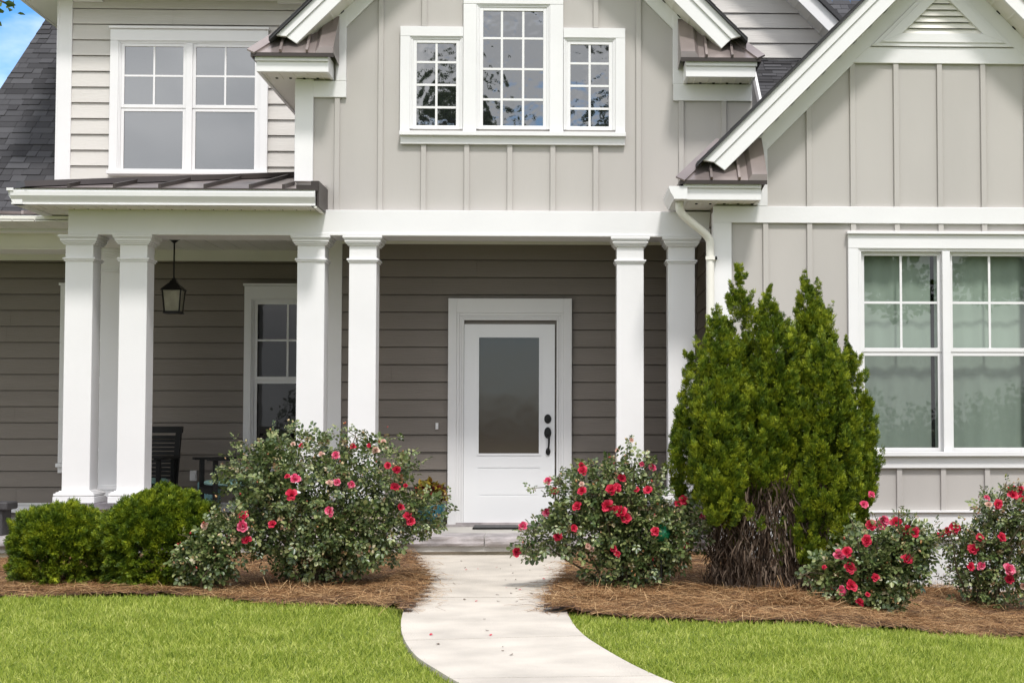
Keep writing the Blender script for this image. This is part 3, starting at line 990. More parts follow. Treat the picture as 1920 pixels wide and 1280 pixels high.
# ---- cornice returns: white boxed eave with a bronze standing-seam cap
def cornice(side, px_out, px_in_f, y_top, y_line, y_bot, Yf, Yw, zr_px, ylen, gutter=False):
    """side -1: outer end to the left"""
    xo, xi = bx(px_out, (y_top + y_bot) / 2, Yf), bx(px_in_f, (y_top + y_bot) / 2, Yf)
    zt, zm, zb = bz(px_in_f, y_top, Yf), bz(px_in_f, y_line, Yf), bz(px_in_f, y_bot, Yf)
    s = 1 if xi > xo else -1            # inward direction
    mb = MB()
    mb.box(xo, xi, Yf, Yf + 0.03, zb, zm)
    mb.box(xo - s * 0.012, xi, Yf - 0.02, Yf + 0.03, zm, zt)
    mb.box(xi - s * 0.03, xi, Yf + 0.03, Yw - 0.002, zb, zt)
    mb.box(xo, xo + s * 0.03, Yf + 0.03, ylen, zb, zt)
    ret = mb.build('cornice_return', M['white'], house, bevel=0.003)
    mb = MB()
    mb.box(xo + s * 0.03, xi - s * 0.03, Yf + 0.03, ylen, zb + 0.012, zb + 0.03)
    t = 0.0
    while t < abs(xi - xo) - 0.1:
        xx = xo + s * (0.05 + t)
        mb.box(xx, xx + 0.010, Yf + 0.03, Yw - 0.002, zb + 0.006, zb + 0.014)
        t += 0.128
    t = 0.0
    while t < abs(xi - xo) - 0.15:
        xx = xo + s * (0.12 + t)
        mb.box(xx, xx + 0.022, Yw - 0.06, Yw - 0.034, zb + 0.004, zb + 0.013, 1)
        t += 0.128
    mb.build('soffit', [M['cream'], M['dark']], ret)
    # metal cap
    zr = bz(*zr_px, Yw)
    e = 0.045
    rise = zr - zt
    y0 = Yf - e
    run = Yw - y0
    xo_, xi_ = xo - s * e, xi + s * 0.05
    A0 = Vector((xo_, y0, zt + 0.006)); A1 = Vector((xi_, y0, zt + 0.006))
    W1 = Vector((xi_, Yw - 0.002, zr)); W0 = Vector((xo_ + s * run, Yw - 0.002, zr))
    mb = MB()
    mb.poly([A0, A1, W1, W0]); mb.poly([A0, W0, Vector((W0.x, ylen, zr)), Vector((xo_, ylen, zt + 0.006))])
    mb.poly([A1, Vector((xi_, Yw - 0.002, zt - 0.03)), W1])
    # drip edge
    mb.box(xo_, xi_, y0 - 0.004, y0 + 0.012, zt - 0.03, zt + 0.006, 1)
    mb.box(xo_ - 0.004 * s, xo_ + s * 0.012, y0 + 0.012, ylen, zt - 0.03, zt + 0.006, 1)
    # standing seams up the front slope, the hip and the outer slope
    def seam(p, q, w=0.011, h=0.035, m=0):
        p, q = Vector(p), Vector(q)
        d = (q - p).normalized()
        nrm = Vector((0, -1, 0.9)).normalized()
        sd = d.cross(nrm).normalized()
        nn = sd.cross(d).normalized()
        mb.extrude([p - sd * w, p + sd * w, p + sd * w + nn * h, p - sd * w + nn * h], q - p, m)
    L = abs(xi_ - xo_)
    for fr in (0.36, 0.68):
        x_ = xo_ + s * L * fr
        k = min(1.0, fr * L / run)
        seam((x_, y0, zt + 0.006), (x_, y0 + run * k, zt + 0.006 + rise * k))
    seam(A0, W0, 0.045, 0.02)
    # end flashing: wide raised pan by the wall
    mb.extrude([A1 + Vector((0, -0.002, 0.0)), A1 - Vector((s * 0.17, 0.002, 0)), A1 - Vector((s * 0.135, 0.006, -0.055)), A1 + Vector((0, -0.006, 0.055))], W1 - A1, 0)
    mb.build('metal_cap', [M['bronze'], M['bronze_dark']], ret)
    return xo, xi, zt, zb
cornice(-1, 481, 616, 103, 116, 135.5, Yf, YC, (631, 38), YL)
cornice(1, 1417, 1286, 111, 124, 144, Yf, YC, (1281, 43), YU)

# ---- left: upper wall with lap siding
XUL = bx(110, 170, YL)
mb = MB()
zlow = 3.35
lap_wall(mb, XUL + 0.14, XCL + 0.05, zlow, 6.05, YL, bz(300, 195, YL), EXPO)
mb.box(XUL + 0.02, XCL + 0.05, YL + 0.035, YL + 0.15, zlow, 6.6)
mb.box(XUL + 0.02, XUL + 0.15, YL + 0.15, 24, zlow, 6.05)
mb.build('siding_wall', M['lap'], house)
mb = MB()
mb.box(XUL, bx(135, 170, YL), YL - 0.028, YL, zlow, 6.05)
mb.box(XUL - 0.022, XUL, YL - 0.028, YL + 0.12, zlow, 6.05)
mb.build('corner_board', M['white'], house, bevel=0.003)
# eave over the upper wall
ze = bz(120, 0, YL) - 0.045
mb = MB()
mb.box(XUL - 0.42, XCL + 0.8, YL - 0.40, YL + 8, ze + 0.05, ze + 0.075)
mb.box(XUL - 0.45, XCL + 0.8, YL - 0.43, YL - 0.40, ze + 0.04, ze + 0.27)
mb.box(XUL - 0.45, XUL - 0.42, YL - 0.40, YL + 8, ze + 0.04, ze + 0.27)
mb.build('eave', M['cream'], house, bevel=0.003)
mb = MB()
mb.box(bx(520, 3, YL - 0.06), bx(574, 3, YL - 0.06), YL - 0.06, YL, bz(540, 6.5, YL - 0.06), ze + 0.06)
mb.build('trim_board', M['white'], house, bevel=0.003)
mb = MB()
mb.box(bx(137, 3, YL - 0.06), bx(191, 3, YL - 0.06), YL - 0.06, YL, bz(160, 2.0, YL - 0.06), ze + 0.06)
mb.build('trim_board', M['white'], house, bevel=0.003)

mb = MB()
mb.yz([(YL - 0.46, ze + 0.27), (YL - 0.46, ze + 0.33), (22.0, ze + 4.0), (26.5, ze + 0.33), (26.5, ze + 0.27)], XUL - 0.5, Xc - 0.3)
mb.build('roof', M['shingle'], house)
# ---- shingle planes
def shingles(o, u, v, lu, lv, clip=None, expo=0.135, tabw=0.21, seed=1):
    """o corner, u along eave, v up the slope (unit), every tab a piece of its own"""
    rs = random.Random(seed)
    o, u, v = Vector(o), Vector(u).normalized(), Vector(v).normalized()
    n = u.cross(v).normalized()
    if n.z < 0: n = -n
    mb = MB()
    mb.poly([o - n * 0.012, o + u * lu - n * 0.012, o + u * lu + v * lv - n * 0.012, o + v * lv - n * 0.012])
    j = 0
    while j * expo < lv:
        a = -rs.uniform(0, tabw)
        while a < lu:
            w = tabw * rs.choice((0.55, 0.8, 1.0, 1.25))
            a0, a1 = max(a, 0), min(a + w, lu)
            a += w
            if a1 - a0 < 0.02: continue
            h = rs.choice((0.006, 0.006, 0.013))
            ln = expo * 1.15
            p = o + v * (j * expo)
            if clip:
                a1 = min(a1, clip(j * expo)[1]); a0 = max(a0, clip(j * expo)[0])
                if a1 - a0 < 0.02: continue
            q = [p + u * a0 + n * h, p + u * (a1 - 0.004) + n * h, p + u * (a1 - 0.004) + v * ln + n * 0.001, p + u * a0 + v * ln + n * 0.001]
            lo = [p + u * a0 - n * 0.006, p + u * (a1 - 0.004) - n * 0.006]
            i0 = len(mb.v)
            mb.v += [tuple(x) for x in q + lo]
            mb.f += [(i0, i0 + 1, i0 + 2, i0 + 3), (i0 + 4, i0 + 5, i0 + 1, i0), (i0 + 4, i0, i0 + 3), (i0 + 5, i0 + 2, i0 + 1)]
            mb.mi += [0] * 4
        j += 1
    return mb
# main roof at the far side of the upper wall: hip climbing towards the house
ez = bz(50, 402, YL - 0.2)
pit = math.atan(0.86)
vv = Vector((0, math.cos(pit), math.sin(pit)))
# find hip: line through two pixels on the roof plane
def on_roof(px, py):
    d = ray(px, py)
    nrm = Vector((0, -math.sin(pit), math.cos(pit)))
    o = Vector((0, YL - 0.2, ez))
    t = nrm.dot(o - CAMP) / nrm.dot(d)
    return CAMP + d * t
h0, h1 = on_roof(0, 168), on_roof(105, 8)
def s_of(p): return (p - Vector((p.x, YL - 0.2, ez))).dot(vv)
s0, s1 = s_of(h0), s_of(h1)
hx = lambda s: h0.x + (h1.x - h0.x) * (s - s0) / (s1 - s0)
ORX = -11.0
shm = shingles((ORX, YL - 0.2, ez), (1, 0, 0), vv, XUL - 0.02 - ORX, s1 + 0.5, clip=lambda s: (hx(s) - ORX, 99), seed=4)
# drop the big backing sheet (it would reach past the hip) and use one cut along the hip
shm.f = shm.f[1:]; shm.mi = shm.mi[1:]
o_ = Vector((0, YL - 0.2, ez)); nn = Vector((0, -math.sin(pit), math.cos(pit))) * -0.012
def rp(x, s): return Vector((x, YL - 0.2, ez)) + vv * s + nn
shm.poly([rp(hx(0), 0), rp(XUL - 0.02, 0), rp(XUL - 0.02, s1 + 0.5), rp(hx(s1 + 0.5), s1 + 0.5)])
shm.poly([rp(hx(0), 0), rp(hx(s1 + 0.5), s1 + 0.5), rp(hx(s1 + 0.5), s1 + 0.5) + Vector((0, 6, 0)), rp(hx(0), 0) + Vector((0, 9, 0))])
shm.build('shingle_roof', M['shingle'], house)

# ---- porch roof with standing seams, gutter and soffit
YG = 14.02                               # face of the gutter
zg_t, zg_b = bz(300, 354.5, YG), bz(300, 383, YG)
xg0, xg1 = bx(12, 368, YG), bx(590, 368, YG)
zw = bz(555, 322, YL)
slope = (zw - (zg_t + 0.02)) / (YL - (YG + 0.06))
def roofz(y): return zg_t + 0.02 + (y - YG - 0.06) * slope
mb = MB()
ye = YG + 0.05
xe0 = bx(38, 346, ye)
def hipx(y): return xe0 + (y - ye)
mb.poly([(xe0, ye, roofz(ye)), (xg1 + 0.02, ye, roofz(ye)), (xg1 + 0.02, YC - 0.01, roofz(YC)), (XCL, YC - 0.01, roofz(YC)), (XCL, YL, roofz(YL)), (hipx(YL), YL, roofz(YL))])
mb.poly([(xe0, ye, roofz(ye)), (hipx(YL), YL, roofz(YL)), (xe0, YL, roofz(ye))])
mb.poly([(xe0, ye, roofz(ye) - 0.02), (xg1 + 0.02, ye, roofz(ye) - 0.02), (xg1 + 0.02, ye, roofz(ye)), (xe0, ye, roofz(ye))], 1)
def rib(x, y0, y1):
    if y1 - y0 < 0.05: return
    mb.extrude([(x - 0.012, y0, roofz(y0)), (x + 0.012, y0, roofz(y0)), (x + 0.012, y0, roofz(y0) + 0.038), (x - 0.012, y0, roofz(y0) + 0.038)], (0, y1 - y0, roofz(y1) - roofz(y0)), 1)
rib_px = [128, 214, 299, 384, 469]
for px in rib_px:
    xr = bx(px, 349, ye)
    rib(xr, ye, min(YL - 0.01, ye + (xr - xe0)))
rib(XCL - 0.03, ye, YC - 0.02)
# hip cap
a, b = Vector((xe0, ye, roofz(ye) + 0.005)), Vector((hipx(YL), YL, roofz(YL) + 0.005))
mb.extrude([a + Vector((-0.07, 0.07, -0.01)), a + Vector((0.07, -0.07, -0.01)), a + Vector((0.05, -0.05, 0.045)), a + Vector((-0.05, 0.05, 0.045))], b - a, 1)
# end pan beside the gable wall
mb.box(bx(556, 350, ye), bx(597, 350, ye), ye - 0.02, YC - 0.04, zg_t - 0.005, zg_t + 0.05, 1)
mb.box(bx(583, 350, ye), bx(598, 350, ye), ye, YC - 0.002, zg_t - 0.14, zg_t + 0.09, 1)
mb.build('metal_roof', [M['bronze'], M['bronze_dark']], house)

def gutter_prof(y, zt, zb, s=-1):
    """K-style profile, y outward direction s"""
    h = zt - zb
    return [(y, zt), (y - s * 0.012, zt), (y - s * 0.012, zt - 0.008), (y - s * 0.006, zt - 0.022), (y - s * 0.010, zt - 0.45 * h), (y - s * 0.035, zt - 0.75 * h), (y - s * 0.045, zb + 0.016), (y - s * 0.040, zb + 0.014), (y - s * 0.040, zb), (y - s * 0.13, zb), (y - s * 0.13, zt)]
mb = MB()
prof = gutter_prof(YG, zg_t, zg_b)
mb.yz(prof, xg0 + 0.03, xg1)
# side gutter going back
px_ = [(xg0 + (y - YG), z) for y, z in prof]
mb.xz(px_[::-1], YG + 0.03, 17.0)
mb.box(xg0, xg0 + 0.06, YG - 0.004, YG + 0.05, zg_t - 0.02, zg_t + 0.004)
mb.build('gutter', M['white'], house)
mb = MB()
zs_ = zg_b + 0.012
mb.box(xg0 + 0.10, xg1 - 0.015, YG + 0.11, YB, zs_, zs_ + 0.02)
mb.box(xg0 + 0.10, XB0, YB, 17.0, zs_, zs_ + 0.02)
mb.box(xg1 - 0.015, xg1 + 0.01, YG + 0.05, YB, zg_b - 0.02, zg_t - 0.02)
xx = xg0 + 0.2
while xx < xg1 - 0.05:
    mb.box(xx, xx + 0.008, YG + 0.11, YB, zs_ - 0.005, zs_)
    xx += 0.128
xx = xg0 + 0.45
while xx < xg1 - 0.1:
    mb.box(xx, xx + 0.022, YB - 0.055, YB - 0.03, zs_ - 0.003, zs_ + 0.004, 1)
    xx += 0.128
mb.build('soffit', [M['cream'], M['dark']], house)

# ---- farther porch eave at the far left
YG2 = 15.42
z2t, z2b = bz(40, 403, YG2), bz(40, 432, YG2)
mb = MB()
mb.yz(gutter_prof(YG2, z2t, z2b), -9, XB0 + 0.3)
mb.build('gutter', M['white'], house)
mb = MB()
mb.box(-9, XB0 + 0.3, YG2 + 0.1, 15.8, z2b + 0.012, z2b + 0.03)
mb.build('soffit', M['cream'], house)
mb = MB()
mb.poly([(-9, YG2 + 0.03, z2t + 0.012), (XB0 + 0.1, YG2 + 0.03, z2t + 0.012), (XB0 + 0.1, YL - 0.15, ez), (-9, YL - 0.15, ez)])
for i in range(9):
    xx = bx(40, 395, YG2) - 0.42 * i
    mb.extrude([(xx - 0.011, YG2 + 0.03, z2t + 0.012), (xx + 0.011, YG2 + 0.03, z2t + 0.012), (xx + 0.011, YG2 + 0.03, z2t + 0.048), (xx - 0.011, YG2 + 0.03, z2t + 0.048)], (0, YL - 0.15 - YG2 - 0.03, ez - z2t - 0.012))
mb.build('metal_roof', M['bronze'], house)

# ---- upper wall and dormer gable beyond, at the right of the centre gable
mb = MB()
xr0 = XCR - 0.6
rk = B(1555, 0, YU); rk2 = B(1240 + 780 / 2.666, 220 / 2.666, YU)
crk = rk.z + rk.x
crk = 0.5 * (crk + rk2.z + rk2.x) + 0.06
lap_wall(mb, xr0, 9, bz(1440, 112, YU) - 0.01, 7.6, YU, bz(1440, 82.5, YU), EXPO, clip=lambda z: (xr0, min(9, crk - z)))
mb.xz([(xr0, 3.4), (crk - 3.4, 3.4), (crk - 7.6, 7.6), (xr0, 7.6)], YU + 0.035, YU + 0.15)
mb.build('siding_wall', M['lap'], house)
# its rake
Yf2 = YU - 0.36
u_, l_ = B(1240 + 780 / 2.666, 0, Yf2), B(1240 + 680 / 2.666, 0, Yf2)
cu_, cl_ = u_.z + u_.x, l_.z + l_.x
x_end = crk - 4.2
mb = MB()
xa, xb_ = crk - 7.4, x_end
mb.xz([(xa, cl_ - xa), (xb_, cl_ - xb_), (xb_, cu_ - xb_), (xa, cu_ - xa)], Yf2, Yf2 + 0.03)
mb.build('fascia_board', M['white'], house, bevel=0.003)
mb = MB()
mb.xz([(xa, cl_ + 0.01 - xa), (xb_, cl_ + 0.01 - xb_), (xb_, cl_ + 0.03 - xb_), (xa, cl_ + 0.03 - xa)], Yf2 + 0.03, YU)
t = 0
while t < abs(xb_ - xa):
    xx = xa + t
    mb.extrude([(xx, Yf2 + 0.03, cl_ - xx + 0.004), (xx + 0.012, Yf2 + 0.03, cl_ - xx - 0.008), (xx + 0.012, Yf2 + 0.03, cl_ - xx + 0.004), (xx, Yf2 + 0.03, cl_ - xx + 0.016)], (0, 0.33, 0))
    t += 0.145
mb.build('soffit', M['cream'], house)
mb = MB()
mb.xz([(xa, crk - 0.12 - xa), (xb_, crk - 0.12 - xb_), (xb_, cl_ + 0.005 - xb_), (xa, cl_ + 0.005 - xa)], YU - 0.04, YU - 0.016)
mb.build('frieze_board', M['white'], house, bevel=0.002)
mb = MB()
mb.xz([(xa, cu_ + 0.002 - xa), (xb_, cu_ + 0.002 - xb_), (xb_, cu_ + 0.07 - xb_), (xa, cu_ + 0.07 - xa)], Yf2 - 0.05, YU + 5)
mb.build('roof', M['shingle'], house)
# shingled roof behind the rake of the wing, and the small slope below the siding
v45 = Vector((0, 1, 0.9)).normalized()
shingles((bx(1480, 60, 18.6), 18.6, 4.2), (1, 0, 0), v45, 4.5, 4.6, seed=8).build('shingle_roof', M['shingle'], house)
zc = bz(1440, 112, YU)
p0 = B(1418, 142, 17.6); 
vlow = Vector((0, 1, 0.85)).normalized()
Lv = 2.0
o_ = Vector((p0.x + 0.02, YU, zc)) - vlow * Lv
shingles(o_, (1, 0, 0), vlow, 3.0, Lv, expo=0.075, seed=9).build('shingle_roof', M['shingle'], house)
mb = MB()
a = o_ + Vector((0, 0, -0.01)); b = a + vlow * (Lv - 0.12)
mb.extrude([a + Vector((-0.03, 0, 0.012)), a + Vector((0.0, 0, 0.012)), a + Vector((0.0, 0, -0.14)), a + Vector((-0.03, 0, -0.14))], b - a)
mb.build('fascia_board', M['white'], house, bevel=0.002)

# ================================================================== right wing
Xa = bx(1765, 90, YR)                       # axis of its gable
YfR = YR - OV
cs_r, cf_r, fz3 = rake(-1, (1380, 240), (1439, 240), YfR, YR, YD + 3, Xa, (1318, 303.6), (1359, 316.5), (1600, 120))
fz3.build('frieze_board', M['white'], house, bevel=0.002)
# mirror rake
pu = B(1380, 240, YfR); plw = B(1439, 240, YfR); pf = B(1600, 120, YR)
def inv(X_, Y_, Z_):
    q = CAM_R.transposed() @ (Vector((X_, Y_, Z_)) - CAMP)
    return (PPX + F_PX * q.x / -q.z, PPY - F_PX * q.y / -q.z)
mir = lambda p: inv(2 * Xa - p.x, p.y, p.z)
tu, tl = B(1318, 303.6, YfR), B(1359, 316.5, YfR)
_, _, fz4 = rake(1, mir(pu), mir(plw), YfR, YR, YD + 3, Xa, mir(tu), mir(tl), mir(pf))
fz4.build('frieze_board', M['white'], house, bevel=0.002)
XW0, XW1 = X_WING, 2 * Xa - X_WING
z_band0, z_band1 = bz(1600, 419.5, YR), bz(1600, 388.5, YR)
# opening of the big window
wx0, wx1 = bx(1612, 640, YR), bx(1936, 640, YR)
wz0, wz1 = bz(1787, 848, YR), bz(1787, 471, YR)
mb = MB()
zft = bz(1800, 1010, YR)                     # underside of the skirt board
mb.xz([(XW0, z_band1 - 0.1), (XW1, z_band1 - 0.1), (XW1, cs_r + XW0), (Xa, cs_r + Xa), (XW0, cs_r + XW0)], YR, YR + 0.12)
mb.box(XW0, wx0, YR, YR + 0.12, zft, z_band1 - 0.1)
mb.box(wx1, XW1, YR, YR + 0.12, zft, z_band1 - 0.1)
mb.box(wx0, wx1, YR, YR + 0.12, zft, wz0)
mb.box(wx0, wx1, YR, YR + 0.12, wz1, z_band1 - 0.1)
zvent = bz(1760, 121, YR)
z_skt = bz(1800, 956, YR)
for i in range(-4, 12):
    xx = bx(1516.5, 300, YR) + i * 0.4064 * 1.0
    if xx < XW0 + 0.2 or xx > XW1 - 0.2: continue
    zt_ = min(cs_r + xx, cs_r + 2 * Xa - xx) - 0.08
    zt_ = min(zt_, zvent)
    if zt_ > z_band1:
        mb.box(xx - 0.024, xx + 0.024, YR - 0.025, YR + 0.01, z_band1, zt_)
for i in range(-4, 12):
    xx = bx(1517.5, 430, YR) + i * 0.4064
    if xx < XW0 + 0.2 or xx > XW1 - 0.2: continue
    if wx0 - 0.13 < xx < wx1 + 0.13:
        mb.box(xx - 0.024, xx + 0.024, YR - 0.025, YR + 0.01, bz(1787, 436, YR), z_band0)
        mb.box(xx - 0.024, xx + 0.024, YR - 0.025, YR + 0.01, z_skt, bz(1787, 870, YR))
    else:
        mb.box(xx - 0.024, xx + 0.024, YR - 0.025, YR + 0.01, z_skt, z_band0)
mb.box(XW1 - 0.12, XW1, YR + 0.12, 22, -0.6, 3.3)
mb.build('gable_wall', M['batten'], house, bevel=0.002)
mb = MB()
mb.box(XW0 - 0.02, XW1, YR - 0.034, YR - 0.001, z_band0, z_band1)
mb.box(XW0 - 0.022, bx(1371, 480, YR), YR - 0.036, YR - 0.001, zft, z_band0)
mb.box(XW0 - 0.022, XW0, YR - 0.001, YR + 0.115, zft, z_band0 + 0.1)
mb.build('trim_board', M['white'], house, bevel=0.003)
mb = MB()
v0, v1 = bx(1418, 320, YR), bx(1438, 320, YR)
mb.box(v0, v1, YR - 0.036, YR - 0.001, z_band1, cs_r + v0 - 0.02)
mb.build('trim_board', M['white'], house, bevel=0.003)
# band across the gable foot of the vent, and the louvred vent
zb1 = bz(1760, 91, YR)
mb = MB()
hw = lambda z: Xa - (z - cf_r)               # half width of the wall under the frieze at height z
mb.xz([(Xa - hw(zvent) - 0.02, zvent), (Xa + hw(zvent) + 0.02, zvent), (Xa + hw(zb1) + 0.02, zb1), (Xa - hw(zb1) - 0.02, zb1)], YR - 0.0335, YR - 0.001)
mb.build('trim_board', M['white'], house, bevel=0.003)
xl, xr_ = bx(1632, 89, YR), bx(1898, 89, YR)
zv = bz(1765, 90, YR)
wv = (xr_ - xl) / 2
mb = MB()
def tri_ring(h0, y0, y1, zbase, w_o, inset):
    o3 = [(Xa - w_o, zbase), (Xa + w_o, zbase), (Xa, zbase + w_o)]
    k = inset
    i3 = [(Xa - w_o + k * 2.414, zbase + k), (Xa + w_o - k * 2.414, zbase + k), (Xa, zbase + w_o - k * 1.414)]
    for a in range(3):
        b = (a + 1) % 3
        mb.xz([o3[a], o3[b], i3[b], i3[a]], y0, y1)
tri_ring(0, YR - 0.05, YR, zv, wv, 0.035)
tri_ring(0, YR - 0.062, YR, zv + 0.035, wv - 0.035 * 2.414, 0.085)
vent = mb.build('gable_vent', M['white'], house, bevel=0.002)
mb = MB()
z_ = zv + 0.115
w_in = wv - 0.12 * 2.414
while z_ < zv + 0.12 + w_in - 0.05:
    ww = w_in - (z_ - zv - 0.12) + 0.03
    mb.extrude([(Xa - ww, YR - 0.045, z_), (Xa + ww, YR - 0.045, z_), (Xa + ww - 0.04, YR - 0.018, z_ + 0.056), (Xa - ww + 0.04, YR - 0.018, z_ + 0.056)], (0, 0.008, 0.006))
    z_ += 0.058
mb.build('louvre_slat', M['cream'], vent)
mb = MB()
mb.xz([(Xa - w_in - 0.02, zv + 0.11), (Xa + w_in + 0.02, zv + 0.11), (Xa, zv + 0.13 + w_in)], YR - 0.004, YR - 0.002)
mb.build('vent_screen', M['dark'], vent)
# skirt board, foundation
mb = MB()
mb.box(XW0 - 0.01, XW1, YR - 0.03, YR - 0.001, zft, z_skt - 0.02)
mb.box(XW0 - 0.01, XW1, YR - 0.055, YR - 0.001, z_skt - 0.02, z_skt)
mb.build('skirting_board', M['white'], house, bevel=0.003)
mb = MB()
mb.box(XW0 + 0.02, XW1, YR + 0.015, YR + 0.3, -1.0, zft - 0.002)
mb.build('foundation_wall', M['stucco_pale'], house)

# the big twin window with curtains
window(YR, (1590, 441, 1961, 848), [(1622, 1759.5), (1788, 1927)], [(479.5, 652), (667, 839)], [[(1691.5,), (1858,)], None], [(567,), None], M['glass_clear'], sill=(846, 877), set_in=True)
m_, nt_, p_ = new_mat('insect_screen')
p_.inputs['Base Color'].default_value = (0.03, 0.032, 0.032, 1)
p_.inputs['Roughness'].default_value = 0.8
tr_ = nt_.nodes.new('ShaderNodeBsdfTransparent'); ms_ = nt_.nodes.new('ShaderNodeMixShader')
ms_.inputs['Fac'].default_value = 0.80
nt_.links.new(p_.outputs['BSDF'], ms_.inputs[1]); nt_.links.new(tr_.outputs['BSDF'], ms_.inputs[2])
nt_.links.new(ms_.outputs['Shader'], nt_.nodes['Material Output'].inputs['Surface'])
for a, b in ((1618, 1763), (1784, 1931)):
    mb = MB()
    za, zb_ = bz(1690, 841, YR), bz(1690, 664, YR)
    mb.poly([(bx(a, 750, YR), YR + 0.036, za), (bx(b, 750, YR), YR + 0.036, za), (bx(b, 750, YR), YR + 0.036, zb_), (bx(a, 750, YR), YR + 0.036, zb_)])
    mb.build('insect_screen', m_, house)
mb = MB()
cxs = np.linspace(wx0 + 0.02, wx1 - 0.02, 220)
pts_ = []
for x_ in cxs:
    t = (x_ - wx0) / (wx1 - wx0)
    pts_.append((x_, YR + 0.15 + 0.006 * math.sin(x_ * 38) + 0.005 * math.sin(x_ * 17 + 1) + 0.006 * mnoise.noise(Vector((x_ * 6, 0, 0)))))
gapm = lambda x_: False
for i in range(len(pts_) - 1):
    xm = 0.5 * (pts_[i][0] + pts_[i + 1][0])
    t = (xm - wx0) / (wx1 - wx0)
    if 0.43 < t < 0.452: continue
    mb.poly([(pts_[i][0], pts_[i][1], wz0 + 0.02), (pts_[i + 1][0], pts_[i + 1][1], wz0 + 0.02), (pts_[i + 1][0], pts_[i + 1][1], wz1 + 0.05), (pts_[i][0], pts_[i][1], wz1 + 0.05)])
mb.build('curtain', M['curtain'], house, smooth=True)
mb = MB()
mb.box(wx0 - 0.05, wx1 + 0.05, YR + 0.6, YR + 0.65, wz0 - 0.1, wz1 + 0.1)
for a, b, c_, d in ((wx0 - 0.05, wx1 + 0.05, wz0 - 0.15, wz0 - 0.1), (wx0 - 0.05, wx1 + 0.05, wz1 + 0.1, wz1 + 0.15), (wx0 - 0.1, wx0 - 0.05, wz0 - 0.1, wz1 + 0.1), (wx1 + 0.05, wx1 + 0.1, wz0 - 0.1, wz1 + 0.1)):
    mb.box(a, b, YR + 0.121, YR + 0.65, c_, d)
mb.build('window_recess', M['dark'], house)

# cornice return, gutter and downspout of the wing
xo, xi, zt_c, zb_c = cornice(-1, 1284, 1427, 341, 353.5, 375.5, YfR, YR, (1417, 266), YD)
zgt, zgb = bz(1270, 350, YfR), bz(1270, 373.5, YfR)
xg = bx(1254, 352, YfR)
mb = MB()
mb.xz([(xg, zgt + 0.002), (xg, zgt - 0.012), (xg + 0.012, zgt - 0.05), (xg + 0.045, zgb + 0.012), (xg + 0.045, zgb - 0.001), (xg + 0.165, zgb - 0.001), (xg + 0.165, zgt + 0.002)], YfR - 0.026, YB - 0.005)
mb.build('gutter', M['white'], house)
mb = MB()
ydn = YfR + 0.16
xs0 = bx(1274, 395, ydn); xs1 = bx(1331.5, 470, YR - 0.06)
y1 = YR - 0.06
za = zgb + 0.005
zb_ = bz(1331, 455, y1)
P = [(xs0, ydn, za), (xs0, ydn, za - 0.06)]
for k in range(1, 13):
    t = k / 12
    s_ = t * t * (3 - 2 * t)
    P.append((xs0 + (xs1 - xs0) * s_, ydn + (y1 - ydn) * s_, za - 0.06 + (zb_ - za + 0.06) * (0.5 * t + 0.5 * (2 * t - s_ if False else t ** 1.0) )))
P += [(xs1, y1, zb_ - 0.1), (xs1, y1, 0.9), (xs1, y1, gz(xs1, y1) - 0.02)]
mb.tube(P, 0.038, 12)
ds = mb.build('downspout', M['cream'], house, smooth=True)
mb = MB()
mb.box(xs1 - 0.045, xs1 + 0.06, y1 - 0.044, y1 - 0.038, zb_ - 0.16, zb_ - 0.13)
mb.box(xs1 + 0.04, xs1 + 0.06, y1 - 0.044, y1 + 0.04, zb_ - 0.16, zb_ - 0.13)
mb.build('strap', M['cream'], ds)

# ---- door
YDD = YD - 0.023
dx0, dx1 = bx(870, 790, YDD), bx(1040, 790, YDD)
dz0, dz1 = bz(955, 979, YDD), bz(955, 608, YDD)
cx0, cx1 = bx(840, 790, YDD), bx(1072, 790, YDD)
cz1 = bz(955, 560, YDD)
ix0, ix1, iz1 = bx(856, 790, YDD), bx(1057, 790, YDD), bz(955, 587, YDD)
mb = MB()
mb.box(cx0, ix0, YDD - 0.045, YDD, Z_FLOOR + 0.01, cz1)
mb.box(ix1, cx1, YDD - 0.045, YDD, Z_FLOOR + 0.01, cz1)
mb.box(ix0, ix1, YDD - 0.045, YDD, iz1, cz1)
for e0, e1, d in ((0.0, 0.028, 0.038), (0.028, 0.052, 0.028), (0.052, 0.074, 0.036)):
    mb.box(ix0 + e0, ix0 + e1, YDD - d, YDD, Z_FLOOR + 0.02, iz1 - e0)
    mb.box(ix1 - e1, ix1 - e0, YDD - d, YDD, Z_FLOOR + 0.02, iz1 - e0)
    mb.box(ix0 + e1, ix1 - e1, YDD - d, YDD, iz1 - e1, iz1 - e0)
dframe = mb.build('door_frame', M['white'], house, bevel=0.003)
mb = MB()
mb.box(cx0 - 0.01, cx1 + 0.01, YDD - 0.10, YDD, Z_FLOOR - 0.002, Z_FLOOR + 0.018)
mb.box(ix0, ix1, YDD - 0.07, YDD, Z_FLOOR + 0.018, Z_FLOOR + 0.034)
mb.build('threshold', M['stone'], dframe)
gx0, gx1, gz0, gz1 = bx(896.5, 790, YDD), bx(1012, 790, YDD), bz(955, 851, YDD), bz(955, 631.5, YDD)
qx0, qx1, qz0, qz1 = bx(894, 790, YDD), bx(1016, 790, YDD), bz(955, 929, YDD), bz(955, 876, YDD)
ys = YDD - 0.024
mb = MB()
dx0 = max(dx0, ix0 + 0.076); dx1 = min(dx1, ix1 - 0.076); dz1 = min(dz1, iz1 - 0.078)
mb.box(dx0, gx0, ys, YDD, dz0, dz1); mb.box(gx1, dx1, ys, YDD, dz0, dz1)
